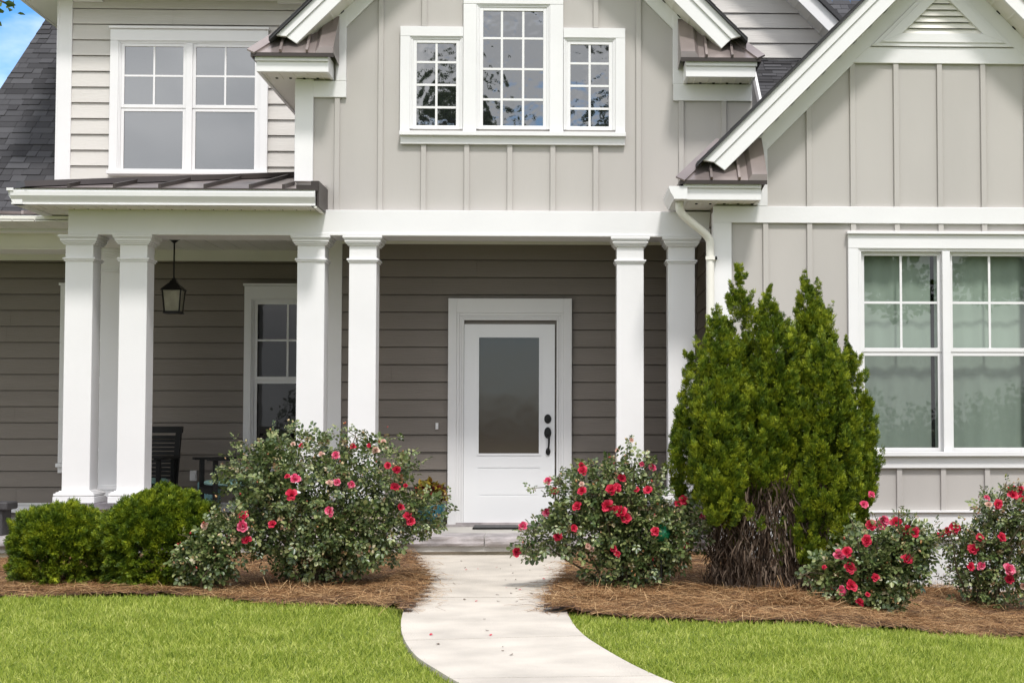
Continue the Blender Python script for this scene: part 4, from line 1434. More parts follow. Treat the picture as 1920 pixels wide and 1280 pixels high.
mb.box(gx0, gx1, ys, YDD, gz1, dz1); mb.box(gx0, gx1, ys, YDD, qz1, gz0); mb.box(gx0, gx1, ys, YDD, dz0, qz0)
mb.box(gx0, gx1, ys + 0.006, YDD, qz0, qz1)
mb.box(qx0 + 0.030, qx1 - 0.030, ys + 0.002, YDD, qz0 + 0.012, qz1 - 0.012)
# lite frame
for (a, b, c_, d) in ((gx0 - 0.012, gx0 + 0.008, gz0 - 0.012, gz1 + 0.012), (gx1 - 0.008, gx1 + 0.012, gz0 - 0.012, gz1 + 0.012)):
    mb.box(a, b, ys - 0.007, ys + 0.005, c_, d)
mb.box(gx0 + 0.008, gx1 - 0.008, ys - 0.007, ys + 0.005, gz1 - 0.008, gz1 + 0.012)
mb.box(gx0 + 0.008, gx1 - 0.008, ys - 0.007, ys + 0.005, gz0 - 0.012, gz0 + 0.008)
door = mb.build('front_door', M['door'], house)
mb = MB()
mb.poly([(gx0, ys + 0.009, gz0), (gx1, ys + 0.009, gz0), (gx1, ys + 0.009, gz1), (gx0, ys + 0.009, gz1)])
mb.build('pane', M['glass_door'], door)
hxp = bx(1027, 790, YDD)
hz = bz(1027, 785, YDD)
def disc(mb, c, rx, rz, depth, seg=20):
    pts = [(c[0] + rx * math.cos(2 * math.pi * k / seg), c[1], c[2] + rz * math.sin(2 * math.pi * k / seg)) for k in range(seg)]
    mb.extrude(pts[::-1], (0, -depth, 0))
mb = MB()
disc(mb, (hxp, ys + 0.001, hz), 0.036, 0.047, 0.016); disc(mb, (hxp, ys - 0.015, hz), 0.024, 0.03, 0.010); disc(mb, (hxp, ys - 0.025, hz), 0.012, 0.014, 0.008)
mb.build('deadbolt', M['iron'], door, bevel=0.003)
mb = MB()
h1, h2 = bz(1027, 811, YDD), bz(1027, 846, YDD)
disc(mb, (hxp, ys + 0.001, h1), 0.036, 0.058, 0.016); disc(mb, (hxp, ys - 0.015, h1 + 0.004), 0.022, 0.034, 0.008)
disc(mb, (hxp + 0.004, ys + 0.001, h2), 0.024, 0.038, 0.016)
mb.tube([(hxp, ys - 0.02, h1 - 0.02), (hxp + 0.012, ys - 0.055, h1 - 0.05), (hxp + 0.014, ys - 0.062, (h1 + h2) / 2), (hxp + 0.010, ys - 0.05, h2 + 0.04), (hxp + 0.004, ys - 0.014, h2)], [0.012, 0.013, 0.011, 0.010, 0.012], 8)
mb.build('door_handle', M['iron'], door, bevel=0.002)
mb = MB()
c_ = B(819.5, 798.5, YDD)
mb.box(c_.x - 0.014, c_.x + 0.014, YDD - 0.03, YDD - 0.008, c_.z - 0.033, c_.z + 0.033)
mb.box(c_.x - 0.006, c_.x + 0.006, YDD - 0.034, YDD - 0.03, c_.z - 0.012, c_.z + 0.012)
mb.build('doorbell', M['white'], house, bevel=0.003)
mb = MB()
c_ = B(364, 891, YL)
mb.box(c_.x - 0.036, c_.x + 0.036, YL - 0.05, YL - 0.006, c_.z - 0.058, c_.z + 0.058)
mb.box(c_.x - 0.026, c_.x + 0.026, YL - 0.056, YL - 0.05, c_.z - 0.045, c_.z + 0.03)
mb.build('outlet_cover', M['white'], house, bevel=0.004)

# ================================================================== THINGS ON THE PORCH
# lantern
lc = B(327, 447, 16.2)
lan = thing('hanging_lantern', 'black iron lantern with seeded glass hanging from the porch ceiling', 'lantern', (lc.x, 16.2, ZCEIL))
L0 = lambda py: bz(327, py, 16.2)
mb = MB()
mb.lathe([(0.075, 0), (0.075, -0.012), (0.04, -0.03), (0.012, -0.055)][::-1], (lc.x, 16.2, ZCEIL), 20)
mb.build('ceiling_mount', M['iron'], lan, smooth=True)
mb = MB()
mb.tube([(lc.x, 16.2, ZCEIL - 0.04), (lc.x, 16.2, L0(530))], 0.0085, 8)
mb.build('stem', M['iron'], lan)
def frustum(mb, r0, z0, r1, z1):
    p0 = [(lc.x + sx * r0, 16.2 + sy * r0, z0) for sx, sy in ((-1, -1), (1, -1), (1, 1), (-1, 1))]
    p1 = [(lc.x + sx * r1, 16.2 + sy * r1, z1) for sx, sy in ((-1, -1), (1, -1), (1, 1), (-1, 1))]
    mb.poly(p0[::-1]); mb.poly(p1)
    for k in range(4):
        j = (k + 1) % 4
        mb.poly([p0[k], p0[j], p1[j], p1[k]])
mb = MB()
frustum(mb, 0.112, L0(545), 0.105, L0(542)); frustum(mb, 0.105, L0(542), 0.045, L0(531)); frustum(mb, 0.04, L0(531), 0.03, L0(526))
mb.lathe([(0.03, 0), (0.02, 0.025), (0.008, 0.04)], (lc.x, 16.2, L0(527)), 12)
mb.build('roof', M['iron'], lan)
mb = MB()
zt_, zb_ = L0(545), L0(584)
frustum(mb, 0.074, zb_, 0.092, zt_)
mb.build('lamp_glass', M['lamp_glass'], lan)
mb = MB()
frustum(mb, 0.088, L0(588), 0.083, L0(583.5))
for sx, sy in ((-1, -1), (1, -1), (1, 1), (-1, 1)):
    mb.tube([(lc.x + sx * 0.076, 16.2 + sy * 0.076, zb_), (lc.x + sx * 0.094, 16.2 + sy * 0.094, zt_)], 0.009, 6)
mb.build('frame', M['iron'], lan)

# rocking chairs
def rocker(loc, rz, label):
    t = thing('rocking_chair', label, 'chair', loc, 'black slatted rocking chairs on the porch')
    t.rotation_euler = (0, 0, rz)
    def add(mb, nm, par=t, bev=0.004):
        o = mb.build(nm, M['black'], None, bevel=bev)
        o.parent = par
        return o
    mb = MB()
    for sgn in (-1, 1):
        pts = [(sgn * 0.24, 0.34 - 0.0 - 0.78 * k / 10 + 0.1, 0.03 + 0.10 * ((k - 5) / 5) ** 2) for k in range(11)]
        mb.tube(pts, 0.018, 6)
    add(mb, 'rocker', bev=0)
    for sgn in (-1, 1):
        mb = MB(); mb.box(sgn * 0.25 - 0.022, sgn * 0.25 + 0.022, -0.27, -0.225, 0.05, 0.66); add(mb, 'leg')
        mb = MB(); mb.box(sgn * 0.25 - 0.022, sgn * 0.25 + 0.022, 0.20, 0.245, 0.05, 0.66); add(mb, 'leg')
        mb = MB(); mb.box(sgn * 0.27 - 0.045, sgn * 0.27 + 0.045, -0.33, 0.27, 0.66, 0.685); add(mb, 'armrest')
    mb = MB()
    for k in range(7):
        mb.box(-0.26, 0.26, -0.26 + k * 0.072, -0.20 + k * 0.072, 0.385 - k * 0.006, 0.405 - k * 0.006)
    mb.box(-0.25, 0.25, -0.27, -0.25, 0.32, 0.385)
    add(mb, 'seat')
    mb = MB()
    lean = 0.22
    yb = lambda z: 0.25 + (z - 0.38) * lean
    for sgn in (-1, 1):
        mb.extrude([(sgn * 0.26 - 0.028, yb(0.3) - 0.02, 0.30), (sgn * 0.26 + 0.028, yb(0.3) - 0.02, 0.30), (sgn * 0.26 + 0.028, yb(0.3) + 0.02, 0.30), (sgn * 0.26 - 0.028, yb(0.3) + 0.02, 0.30)], (0, yb(0.98) - yb(0.3), 0.68))
    mb.extrude([(-0.30, yb(0.93) - 0.02, 0.93), (0.30, yb(0.93) - 0.02, 0.93), (0.30, yb(0.93) + 0.02, 0.93), (-0.30, yb(0.93) + 0.02, 0.93)], (0, 0.015, 0.07))
    z = 0.44
    while z < 0.91:
        mb.extrude([(-0.235, yb(z) - 0.012, z), (0.235, yb(z) - 0.012, z), (0.235, yb(z) + 0.010, z + 0.004), (-0.235, yb(z) + 0.010, z + 0.004)], (0, 0.004, 0.030))
        z += 0.043
    add(mb, 'backrest', bev=0.0)
    return t
c1 = B(267, 905, 16.45)
rocker((c1.x, 16.45, Z_FLOOR), rad(-4), 'black rocking chair facing forward, beside the outlet on the taupe wall')
c2 = B(434, 905, 16.0)
rocker((c2.x, 16.05, Z_FLOOR), rad(-62), 'black rocking chair turned sideways, mostly hidden behind the biggest rose bush')
def cushion(loc, rz, w, d, h, label):
    mb = MB()
    seg = 28
    rings = []
    for k, (s, z) in enumerate(((0.90, 0.0), (0.99, 0.012), (1.0, h * 0.5), (0.985, h - 0.012), (0.88, h), (0.5, h + 0.008))):
        ring = []
        for q in range(seg):
            a = 2 * math.pi * q / seg
            e = 0.38
            cxx = math.copysign(abs(math.cos(a)) ** e, math.cos(a)); cyy = math.copysign(abs(math.sin(a)) ** e, math.sin(a))
            ring.append((cxx * w / 2 * s, cyy * d / 2 * s, z))
        rings.append(ring)
    for r0, r1 in zip(rings[:-1], rings[1:]):
        for q in range(seg):
            mb.poly([r0[q], r0[(q + 1) % seg], r1[(q + 1) % seg], r1[q]])
    mb.poly(rings[-1]); mb.poly(rings[0][::-1])
    o = mb.build('seat_cushion', M['teal_cloth'], None, smooth=True)
    o.location = loc; o.rotation_euler = (0, 0, rz)
    o['label'] = label; o['category'] = 'cushion'; o['group'] = 'teal seat cushions on the rocking chairs'
cushion((c1.x, 16.43, Z_FLOOR + 0.402), rad(-4), 0.47, 0.47, 0.05, 'teal cushion on the forward facing black rocking chair')
cushion((c2.x - 0.02, 16.04, Z_FLOOR + 0.402), rad(-62), 0.47, 0.47, 0.05, 'pale teal cushion on the sideways black rocking chair by the rose bush')

# garden stool
g = B(391, 930, 16.75)
st = thing('garden_stool', 'teal ceramic drum stool pierced with small leaf shaped holes', 'stool', (g.x, 16.75, Z_FLOOR))
zt_ = bz(391, 903, 16.75) - Z_FLOOR
r0 = (bx(411, 930, 16.75) - bx(368, 930, 16.75)) / 2
mb = MB()
mb.lathe([(r0 * 0.86, 0), (r0 * 0.9, 0.03), (r0 * 1.03, zt_ * 0.35), (r0 * 1.03, zt_ * 0.65), (r0 * 0.97, zt_ - 0.04), (r0 * 0.95, zt_ - 0.012), (r0 * 0.88, zt_)], (g.x, 16.75, Z_FLOOR), 32)
mb.build('body', M['teal'], st, smooth=True)
mb = MB()
for row in range(6):
    zz_ = Z_FLOOR + zt_ - 0.07 - row * 0.052
    for k in range(22):
        a = 2 * math.pi * (k + 0.5 * (row % 2)) / 22
        if math.sin(a) > 0.3: continue
        rr = r0 * (0.985 + 0.045 * (1 - abs(((zz_ - Z_FLOOR) / zt_) - 0.5) * 2)) + 0.003
        c0 = Vector((g.x + rr * math.cos(a), 16.75 + rr * math.sin(a), zz_))
        tdir = Vector((-math.sin(a), math.cos(a), 0)); nrm = Vector((math.cos(a), math.sin(a), 0))
        d = (tdir * (1 if k % 2 else -1) + Vector((0, 0, 1.1))).normalized(); e = d.cross(nrm)
        mb.extrude([c0 - d * 0.013, c0 + e * 0.0055, c0 + d * 0.013, c0 - e * 0.0055], -nrm * 0.004)
mb.build('pierced_hole', M['dark'], st)

# stone bench at the end of the ledge
bA = B(0, 950, 14.65)
bench = thing('bench', 'dark grey slab bench standing on the stone porch ledge', 'bench', (bA.x - 0.45, 14.65, Z_FLOOR))
mb = MB()
bz1, bz0 = bz(5, 941, 14.55), bz(5, 956, 14.55)
xr1 = bx(15, 948, 14.55)
mb.box(xr1 - 1.0, xr1, 14.52, 14.82, bz0, bz1)
mb.build('seat', M['bench'], bench, bevel=0.012)
for xx in (xr1 - 0.16, xr1 - 0.95):
    mb = MB(); mb.box(xx, xx + 0.11, 14.55, 14.79, Z_FLOOR, bz0); mb.build('leg', M['bench'], bench, bevel=0.006)

# door mat
a0 = B(905, 991, 15.45)
mb = MB()
mb.box(bx(888, 990, 15.5), bx(1052, 990, 15.5), 15.28, 15.66, Z_FLOOR, Z_FLOOR + 0.016)
o = mb.build('door_mat', M['black'], None, bevel=0.004)
o['label'] = 'thin black mat lying in front of the white door'; o['category'] = 'mat'

# potted coleus by the door
pc = B(806, 985, 15.5)
pot = thing('potted_plant', 'dark teal pot of dark red and yellow coleus beside the front door', 'plant', (pc.x, 15.5, Z_FLOOR))
mb = MB()
mb.lathe([(0.10, 0), (0.12, 0.02), (0.155, 0.20), (0.165, 0.23), (0.15, 0.235)], (pc.x, 15.5, Z_FLOOR), 24)
mb.build('pot', M['pot'], pot, smooth=True)
nL = 420
q = rdir(nL) * RNG.uniform(0.3, 1, (nL, 1)) ** 0.5 * np.array([0.17, 0.16, 0.13]) + np.array([pc.x, 15.5, Z_FLOOR + 0.33])
leaf_v = [(0, 0, 0), (-0.30, 0.35, 0.06), (-0.22, 0.7, 0.04), (0, 1, -0.10), (0.22, 0.7, 0.04), (0.30, 0.35, 0.06)]
leaf_f = [(0, 3, 2), (0, 2, 1), (0, 5, 4), (0, 4, 3)]
V, F = scatter(leaf_v, leaf_f, q, rdir(nL) + np.array([0, -0.4, 0.2]), rdir(nL) + np.array([0, -0.3, 1.2]), RNG.uniform(0.05, 0.085, nL))
np_mesh('foliage', V, F, M['coleus'], pot)

# ================================================================== PLANTS
def leaflet_cluster():
    """a rose leaf: five leaflets on a rachis"""
    tv, tf = [], []
    base = [(0, 0, 0), (-0.36, 0.45, 0.10), (0, 1.0, -0.12), (0.36, 0.45, 0.10), (-0.27, 0.8, 0.05), (0.27, 0.8, 0.05)]
    fc = [(0, 2, 4), (0, 4, 1), (0, 5, 2), (0, 3, 5)]
    for (px, py, ang, s) in ((0, 0.62, 0, 0.40), (-0.04, 0.55, 62, 0.33), (0.04, 0.55, -62, 0.33), (-0.03, 0.25, 68, 0.28), (0.03, 0.25, -68, 0.28)):
        ca, sa = math.cos(rad(ang)), math.sin(rad(ang))
        i = len(tv)
        for (x, y, z) in base:
            x, y, z = x * s, y * s, z * s
            tv.append((px + x * ca - y * sa, py + x * sa + y * ca, z - 0.10 * abs(ang) / 68 * 0.2))
        tf += [tuple(i + k for k in f) for f in fc]
    return tv, tf
ROSE_V, ROSE_F = leaflet_cluster()

def rose_flower(name, loc, r, mat, parent, face):
    """open double rose: five whorls of cupped petals"""
    rs = np.random.default_rng(int(abs(loc[0] * 9973 + loc[2] * 7919) * 10) % 100000)
    f = Vector(face).normalized()
    u = f.orthogonal().normalized(); w = f.cross(u)
    V, Fc = [], []
    for ring, (n, rr, tilt, sz) in enumerate(((6, 0.30, 0.2, 0.85), (6, 0.22, 0.5, 0.74), (6, 0.15, 0.85, 0.60), (5, 0.08, 1.15, 0.48), (4, 0.03, 1.4, 0.36))):
        for k in range(n):
            a = 2 * math.pi * (k + 0.5 * ring + rs.uniform(-0.3, 0.3)) / n
            rdv = u * math.cos(a) + w * math.sin(a)
            td = -u * math.sin(a) + w * math.cos(a)
            tl = tilt + rs.uniform(-0.35, 0.35)
            ax = rdv * math.cos(tl) + f * math.sin(tl)
            nr = -rdv * math.sin(tl) + f * math.cos(tl)
            c = Vector(loc) + rdv * rr * r * 0.4
            s = r * sz * rs.uniform(0.85, 1.15)
            i = len(V)
            for (x, y, z) in ((-0.15, 0, 0), (0.15, 0, 0), (-0.52, 0.5, 0.12), (0, 0.55, 0.0), (0.52, 0.5, 0.12), (-0.36, 0.95, 0.10), (0, 1.05, -0.06), (0.36, 0.95, 0.10)):
                V.append(tuple(c + td * x * s + ax * y * s + nr * z * s))
            Fc += [(i, i + 1, i + 3), (i, i + 3, i + 2), (i + 1, i + 4, i + 3), (i + 2, i + 3, i + 6), (i + 2, i + 6, i + 5), (i + 3, i + 4, i + 7), (i + 3, i + 7, i + 6)]
    o = np_mesh(name, np.array(V), np.array(Fc), mat, parent)
    return o

def rose_bush(label, Y, base_px, blobs, shoots, flowers, n_leaf, seed, pinkish=()):
    global RNG
    RNG = np.random.default_rng(seed)
    rs = random.Random(seed)
    b = B(*base_px, Y)
    base = Vector((b.x, Y, gz(b.x, Y) + 0.01))
    t = thing('rose_bush', label, 'rose bush', tuple(base), 'rose bushes along the foot of the house')
    ppm = F_PX / Y
    # volumes
    area = [rx * ry for (_, _, rx, ry) in blobs]
    tot = sum(area)
    n_leaf = int(n_leaf * 1.6)
    PP, OUT = [], []
    for (cx_, cy_, rx, ry), ar in zip(blobs, area):
        k = int(n_leaf * ar / tot)
        c = B(cx_, cy_, Y)
        d = rdir(k)
        rr = RNG.uniform(0.12, 1.0, (k, 1)) ** 0.42
        wob = np.array([1 + 0.42 * mnoise.noise(Vector((v[0] * 2.3 + c.x * 3, v[1] * 2.3, v[2] * 2.3 + seed))) for v in d])[:, None]
        ext = np.array([rx / ppm, min(0.62, 0.85 * (rx + ry) / 2 / ppm), ry / ppm])
        q = d * rr * wob * ext
        q[:, 2] = q[:, 2]
        PP.append(q + np.array(c)); OUT.append(norm(d / ext))
    P = np.concatenate(PP); OUT = np.concatenate(OUT)
    keep = P[:, 2] > base.z + 0.03
    P, OUT = P[keep], OUT[keep]
    nL = len(P)
    D = OUT * 0.75 + rdir(nL) * 0.9 + np.array([0, -0.1, 0.15])
    N = rdir(nL) * 0.7 + OUT * 0.5 + np.array([0, -0.15, 0.85])
    S = RNG.uniform(0.065, 0.125, nL)
    # shoots with leaves
    st = MB()
    SP, SD = [], []
    shoots = list(shoots)
    for _ in range(16):
        q = blobs[rs.randrange(len(blobs))]
        a_ = rs.uniform(math.pi * 0.95, math.pi * 2.05)
        x0, y0 = q[0] + 0.75 * q[2] * math.cos(a_), q[1] + 0.75 * q[3] * math.sin(a_)
        k_ = rs.uniform(1.12, 1.45)
        shoots.append((x0, y0, q[0] + k_ * q[2] * math.cos(a_ + rs.uniform(-.2, .2)), q[1] + k_ * q[3] * math.sin(a_)))
    for (x0, y0, x1, y1) in shoots:
        a, e = B(x0, y0, Y + rs.uniform(-0.15, 0.1)), B(x1, y1, Y + rs.uniform(-0.2, 0.1))
        m = a.lerp(e, 0.5) + Vector((rs.uniform(-0.03, 0.03), 0, 0.02))
        st.tube([a, m, e], [0.005, 0.004, 0.002], 5)
        L = (e - a).length
        for k in range(max(4, int(L / 0.022))):
            u = rs.random() ** 0.8
            SP.append(tuple(a.lerp(e, u) + Vector((rs.gauss(0, 0.015), rs.gauss(0, 0.015), rs.gauss(0, 0.015))))); SD.append((e.x - a.x + rs.gauss(0, 0.12), rs.gauss(0, 0.2), e.z - a.z + rs.gauss(0, 0.12)))
    if SP:
        SP, SD = np.array(SP), np.array(SD)
        P = np.concatenate([P, SP]); D = np.concatenate([D, norm(SD)]); N = np.concatenate([N, rdir(len(SP)) + np.array([0, -0.2, 0.8])])
        S = np.concatenate([S, RNG.uniform(0.05, 0.085, len(SP))])
    young = RNG.random(len(P)) < 0.10
    V, F = scatter(ROSE_V, ROSE_F, P[~young], D[~young], N[~young], S[~young])
    V2, F2 = scatter(ROSE_V, ROSE_F, P[young], D[young], N[young], S[young] * 0.8)
    nb = int(24 + n_leaf * 0.035)
    pick = RNG.choice(len(P) - len(SP), nb)
    bp = P[pick] + norm(D[pick]) * 0.06 + np.array([0, -0.05, 0.05])
    if len(SP): bp = np.concatenate([bp, SP[RNG.choice(len(SP), 14)] + np.array([0, 0, 0.03])])
    nb = len(bp)
    bt = [(0, 0, 0), (0.3, 0.45, 0), (0, 0.45, 0.3), (-0.3, 0.45, 0), (0, 0.45, -0.3), (0, 1, 0)]
    bf = [(0, 1, 2), (0, 2, 3), (0, 3, 4), (0, 4, 1), (5, 2, 1), (5, 3, 2), (5, 4, 3), (5, 1, 4)]
    V3, F3 = scatter(bt, bf, bp, rdir(nb) * 0.6 + np.array([0, 0, 0.8]), rdir(nb), RNG.uniform(0.016, 0.034, nb))
    mi = np.concatenate([np.zeros(len(F), int), np.ones(len(F2), int), np.full(len(F3), 2)])
    np_mesh('foliage', np.concatenate([V, V2, V3]), np.concatenate([F, F2 + len(V), F3 + len(V) + len(V2)]), [M['rose_leaf'], M['rose_young'], M['bud']], t, mi=mi)
    # canes
    for k in range(16):
        bl_ = blobs[rs.randrange(len(blobs))]
        e = B(bl_[0] + rs.uniform(-0.6, 0.6) * bl_[2], bl_[1] - rs.uniform(0.0, 0.7) * bl_[3], Y + rs.uniform(-0.3, 0.3))
        a = base + Vector((rs.uniform(-0.10, 0.10), rs.uniform(-0.08, 0.08), -0.04))
        m = a.lerp(e, 0.5) + Vector(((e.x - a.x) * 0.08 + rs.uniform(-.04, .04), 0, (e.z - a.z) * 0.12))
        st.tube([a, a.lerp(m, 0.5) + Vector((0, 0, 0.03)), m, e], [0.011, 0.009, 0.007, 0.003], 6)
    st.build('cane', M['cane'], t)
    # flowers
    for k, fl in enumerate(flowers):
        px, py = fl[0], fl[1]
        r = 0.69 * (fl[2] if len(fl) > 2 else 0.05)
        # depth: on the skin of the nearest blob
        best = 0.0
        for (cx_, cy_, rx, ry) in blobs:
            q = 1 - ((px - cx_) / rx) ** 2 - ((py - cy_) / ry) ** 2
            if q > 0:
                best = max(best, math.sqrt(q) * min(0.62, 0.85 * (rx + ry) / 2 / ppm))
        yy = Y - best * 1.06 - 0.03
        p = B(px, py, yy)
        rose_flower('flower', p, r * rs.uniform(0.85, 1.12), M['petal_pink'] if k in pinkish else (M['petal_faded'] if r < 0.034 and rs.random() < 0.5 else M['petal']), t, (rs.uniform(-0.5, 0.5), -1.0, rs.uniform(0.25, 0.9)))
    return t

def Z1(l): return [(320 + x / 3.2, 760 + y / 3.2, *r) for x, y, *r in l]
def Z3(l): return [(920 + x / 3.2, 780 + y / 3.2, *r) for x, y, *r in l]
def Z5(l): return [(1440 + x / 3.048, 800 + y / 3.048, *r) for x, y, *r in l]
yb_ = G(590, 1103).y
rose_bush('biggest rose bush, a broad dark green mound with red roses between path and evergreens', yb_, (590, 1103),
          [(590, 935, 165, 95), (560, 870, 95, 62), (690, 880, 85, 60), (480, 890, 62, 48), (600, 1000, 130, 75), (690, 990, 85, 70), (520, 985, 70, 75), (600, 1060, 65, 40), (560, 1085, 30, 25), (770, 965, 45, 40), (800, 958, 40, 34), (640, 1020, 90, 50)],
          [(470, 850, 440, 822), (530, 840, 505, 803), (520, 830, 560, 800), (640, 850, 640, 806), (655, 850, 668, 808), (700, 860, 720, 828), (740, 880, 775, 850), (745, 890, 780, 872), (460, 890, 412, 876), (440, 920, 405, 905), (560, 830, 580, 808), (760, 930, 815, 950), (780, 960, 830, 975), (790, 980, 822, 990), (600, 850, 612, 815)],
          Z1([(1095, 245, .04), (905, 298, .045), (990, 298, .055), (1230, 270, .045), (1355, 385, .05), (1305, 362, .04), (745, 440, .07), (955, 465, .04), (998, 460, .045), (1085, 475, .04), (1345, 490, .055), (725, 535, .06), (955, 632, .06), (1380, 610, .05), (1420, 665, .06), (1440, 695, .06), (612, 712, .055), (785, 240, .035), (1190, 240, .03), (700, 425, .035), (1275, 218, .03), (1410, 480, .03), (735, 232, .03)]), 2600, 21, (2, 6, 8, 9, 12))
yb_ = G(405, 1112).y
rose_bush('low rose bush in front of the rounded evergreen with a pink rose among red ones', yb_, (400, 1088),
          [(400, 1040, 55, 45), (430, 1000, 40, 32), (375, 1062, 40, 32), (350, 1050, 18, 16)],
          [(420, 990, 386, 975), (430, 985, 445, 962), (380, 1040, 345, 1030), (400, 1010, 372, 998)],
          Z1([(205, 722, .045), (433, 662, .06), (432, 725, .065), (458, 808, .055)]), 420, 22, (2,))
yb_ = G(1170, 1108).y
rose_bush('rose bush full of red clusters leaning over the edge of the path beside the arborvitae', yb_, (1165, 1108),
          [(1110, 930, 80, 52), (1180, 945, 75, 60), (1120, 985, 95, 60), (1200, 1010, 85, 70), (1170, 1060, 75, 45), (1045, 1000, 45, 32), (1270, 990, 60, 40), (1000, 1015, 25, 20), (1180, 880, 38, 32), (1250, 1030, 50, 35)],
          [(1170, 880, 1178, 828), (1200, 900, 1225, 860), (1050, 910, 1055, 880), (1085, 900, 1095, 870), (1020, 1010, 975, 1035), (1010, 1000, 972, 995), (1290, 990, 1335, 965), (1280, 980, 1290, 940), (1000, 1020, 985, 1050), (1140, 900, 1150, 868), (1290, 985, 1350, 985), (1060, 930, 1020, 925)],
          Z3([(545, 300, .05), (553, 328, .05), (345, 390, .055), (383, 448, .045), (545, 410, .035), (548, 447, .055), (725, 440, .07), (757, 432, .055), (785, 372, .05), (875, 440, .04), (945, 442, .055), (520, 538, .06), (700, 540, .07), (745, 560, .06), (780, 575, .07), (810, 608, .07), (338, 578, .05), (193, 660, .06), (403, 722, .055), (500, 672, .05), (157, 815, .055), (582, 782, .04), (605, 798, .04), (735, 795, .05), (760, 825, .04), (1125, 522, .055), (1160, 505, .055), (1270, 605, .04), (1312, 595, .055), (990, 690, .06), (970, 310, .045), (905, 290, .04), (845, 145, .03), (760, 205, .03), (1175, 780, .04)]), 2000, 23, (2, 16, 17, 27, 28, 30, 31))
yb_ = G(1625, 1150).y
rose_bush('rose bush with a crown of red roses between the arborvitae and the white foundation', yb_, (1630, 1150),
          [(1640, 1035, 70, 45), (1670, 1060, 62, 55), (1620, 1090, 80, 50), (1555, 1080, 40, 32), (1700, 1040, 42, 45), (1640, 1120, 62, 26), (1720, 1020, 30, 28)],
          [(1650, 1010, 1640, 965), (1680, 1010, 1685, 955), (1700, 1010, 1715, 968), (1620, 1020, 1600, 985), (1720, 1010, 1750, 985), (1545, 1075, 1500, 1080), (1560, 1060, 1530, 1050), (1600, 1020, 1590, 960), (1660, 1000, 1700, 962), (1735, 1020, 1765, 1000)],
          Z5([(590, 562, .06), (648, 560, .06), (662, 535, .055), (733, 545, .06), (762, 592, .055), (797, 595, .065), (838, 605, .06), (565, 648, .06), (408, 735, .065), (450, 715, .065), (470, 805, .065), (795, 757, .06), (475, 905, .06), (420, 935, .06), (525, 1003, .05), (615, 860, .05), (548, 445, .055), (592, 390, .05), (570, 957, .03), (320, 802, .03)]), 1150, 24, (1, 2, 8, 13, 16, 17))
yb_ = G(1850, 1146).y
rose_bush('rose bush at the end of the bed with its tallest roses before the window wall', yb_, (1845, 1140),
          [(1850, 1010, 60, 45), (1880, 960, 55, 42), (1900, 1050, 70, 60), (1830, 1060, 55, 40), (1860, 1100, 65, 35), (1940, 1000, 60, 70), (1800, 1020, 35, 22)],
          [(1870, 940, 1895, 905), (1860, 950, 1845, 925), (1800, 1020, 1755, 1005), (1840, 1000, 1830, 960), (1880, 940, 1912, 905), (1790, 1070, 1768, 1080), (1900, 940, 1935, 890)],
          Z5([(980, 617, .05), (1022, 597, .06), (1067, 578, .075), (1390, 358, .065), (1437, 360, .055), (1400, 390, .07), (1447, 408, .055), (1315, 442, .065), (1262, 445, .045), (1335, 632, .06), (1210, 632, .05), (1170, 700, .065), (1158, 800, .06), (1220, 795, .055), (1375, 815, .08), (1380, 873, .065), (1455, 910, .045), (1250, 405, .04)]), 1050, 25, (13, 14, 17))

# ---- evergreens
def spray_template(nb=5, spread=52, curl=0.25, seed=0):
    """a flat fan of scale foliage; the blades share their base, so that a fan is one loose piece"""
    rs = random.Random(seed)
    tv, tf = [(0, 0, 0)], []
    h = (nb - 1) / 2
    for k in range(nb):
        u = (k - h) / h
        a = rad(spread * u) + rs.uniform(-0.12, 0.12)
        L = (1.0 - 0.40 * abs(u)) * rs.uniform(0.8, 1.1)
        d = Vector((math.sin(a), math.cos(a), 0)); sd = Vector((d.y, -d.x, 0))
        i = len(tv)
        z1, z2 = rs.uniform(-0.05, 0.07), rs.uniform(-curl, curl)
        w = 0.07
        for p in (d * L * 0.5 - sd * w * 0.8 + Vector((0, 0, z1)), d * L * 0.5 + sd * w * 0.8 + Vector((0, 0, z1)), d * L * 0.85 - sd * w + Vector((0, 0, z2 * .6)), d * L * 0.85 + sd * w + Vector((0, 0, z2 * .6)), d * L + Vector((0, 0.04, z2))):
            tv.append(tuple(p))
        tf += [(0, i + 1, i), (i, i + 1, i + 3), (i, i + 3, i + 2), (i + 2, i + 3, i + 4)]
    return tv, tf
SPR = [spray_template(5, 46, 0.28, s) for s in (1, 2, 3)]
def clump(P, D, N, S, per, length, width):
    """plumes: every point becomes an upright teardrop of small sprays along its own axis"""
    n = len(P)
    D = norm(D); Nn = norm(N)
    sc = np.repeat(RNG.uniform(0.7, 1.3, n), per)[:, None]
    P = np.repeat(P, per, 0); D = np.repeat(D, per, 0); N = np.repeat(Nn, per, 0); S = np.repeat(S, per, 0)
    m = len(P)
    u = RNG.random((m, 1)) ** 0.8
    side = rdir(m); side -= D * (side * D).sum(1, keepdims=True); side = norm(side)
    r = width * np.sqrt(np.maximum(0.0, 1 - u)) * (0.35 + 0.65 * u ** 0.4) * RNG.uniform(0.5, 1.0, (m, 1))
    P = P + (D * (u - 0.35) * length + side * r) * sc
    D2 = D + side * 0.55 * (1 - 0.5 * u) + rdir(m) * 0.22
    return P, D2, side + rdir(m) * 0.6, S * RNG.uniform(0.7, 1.1, m)
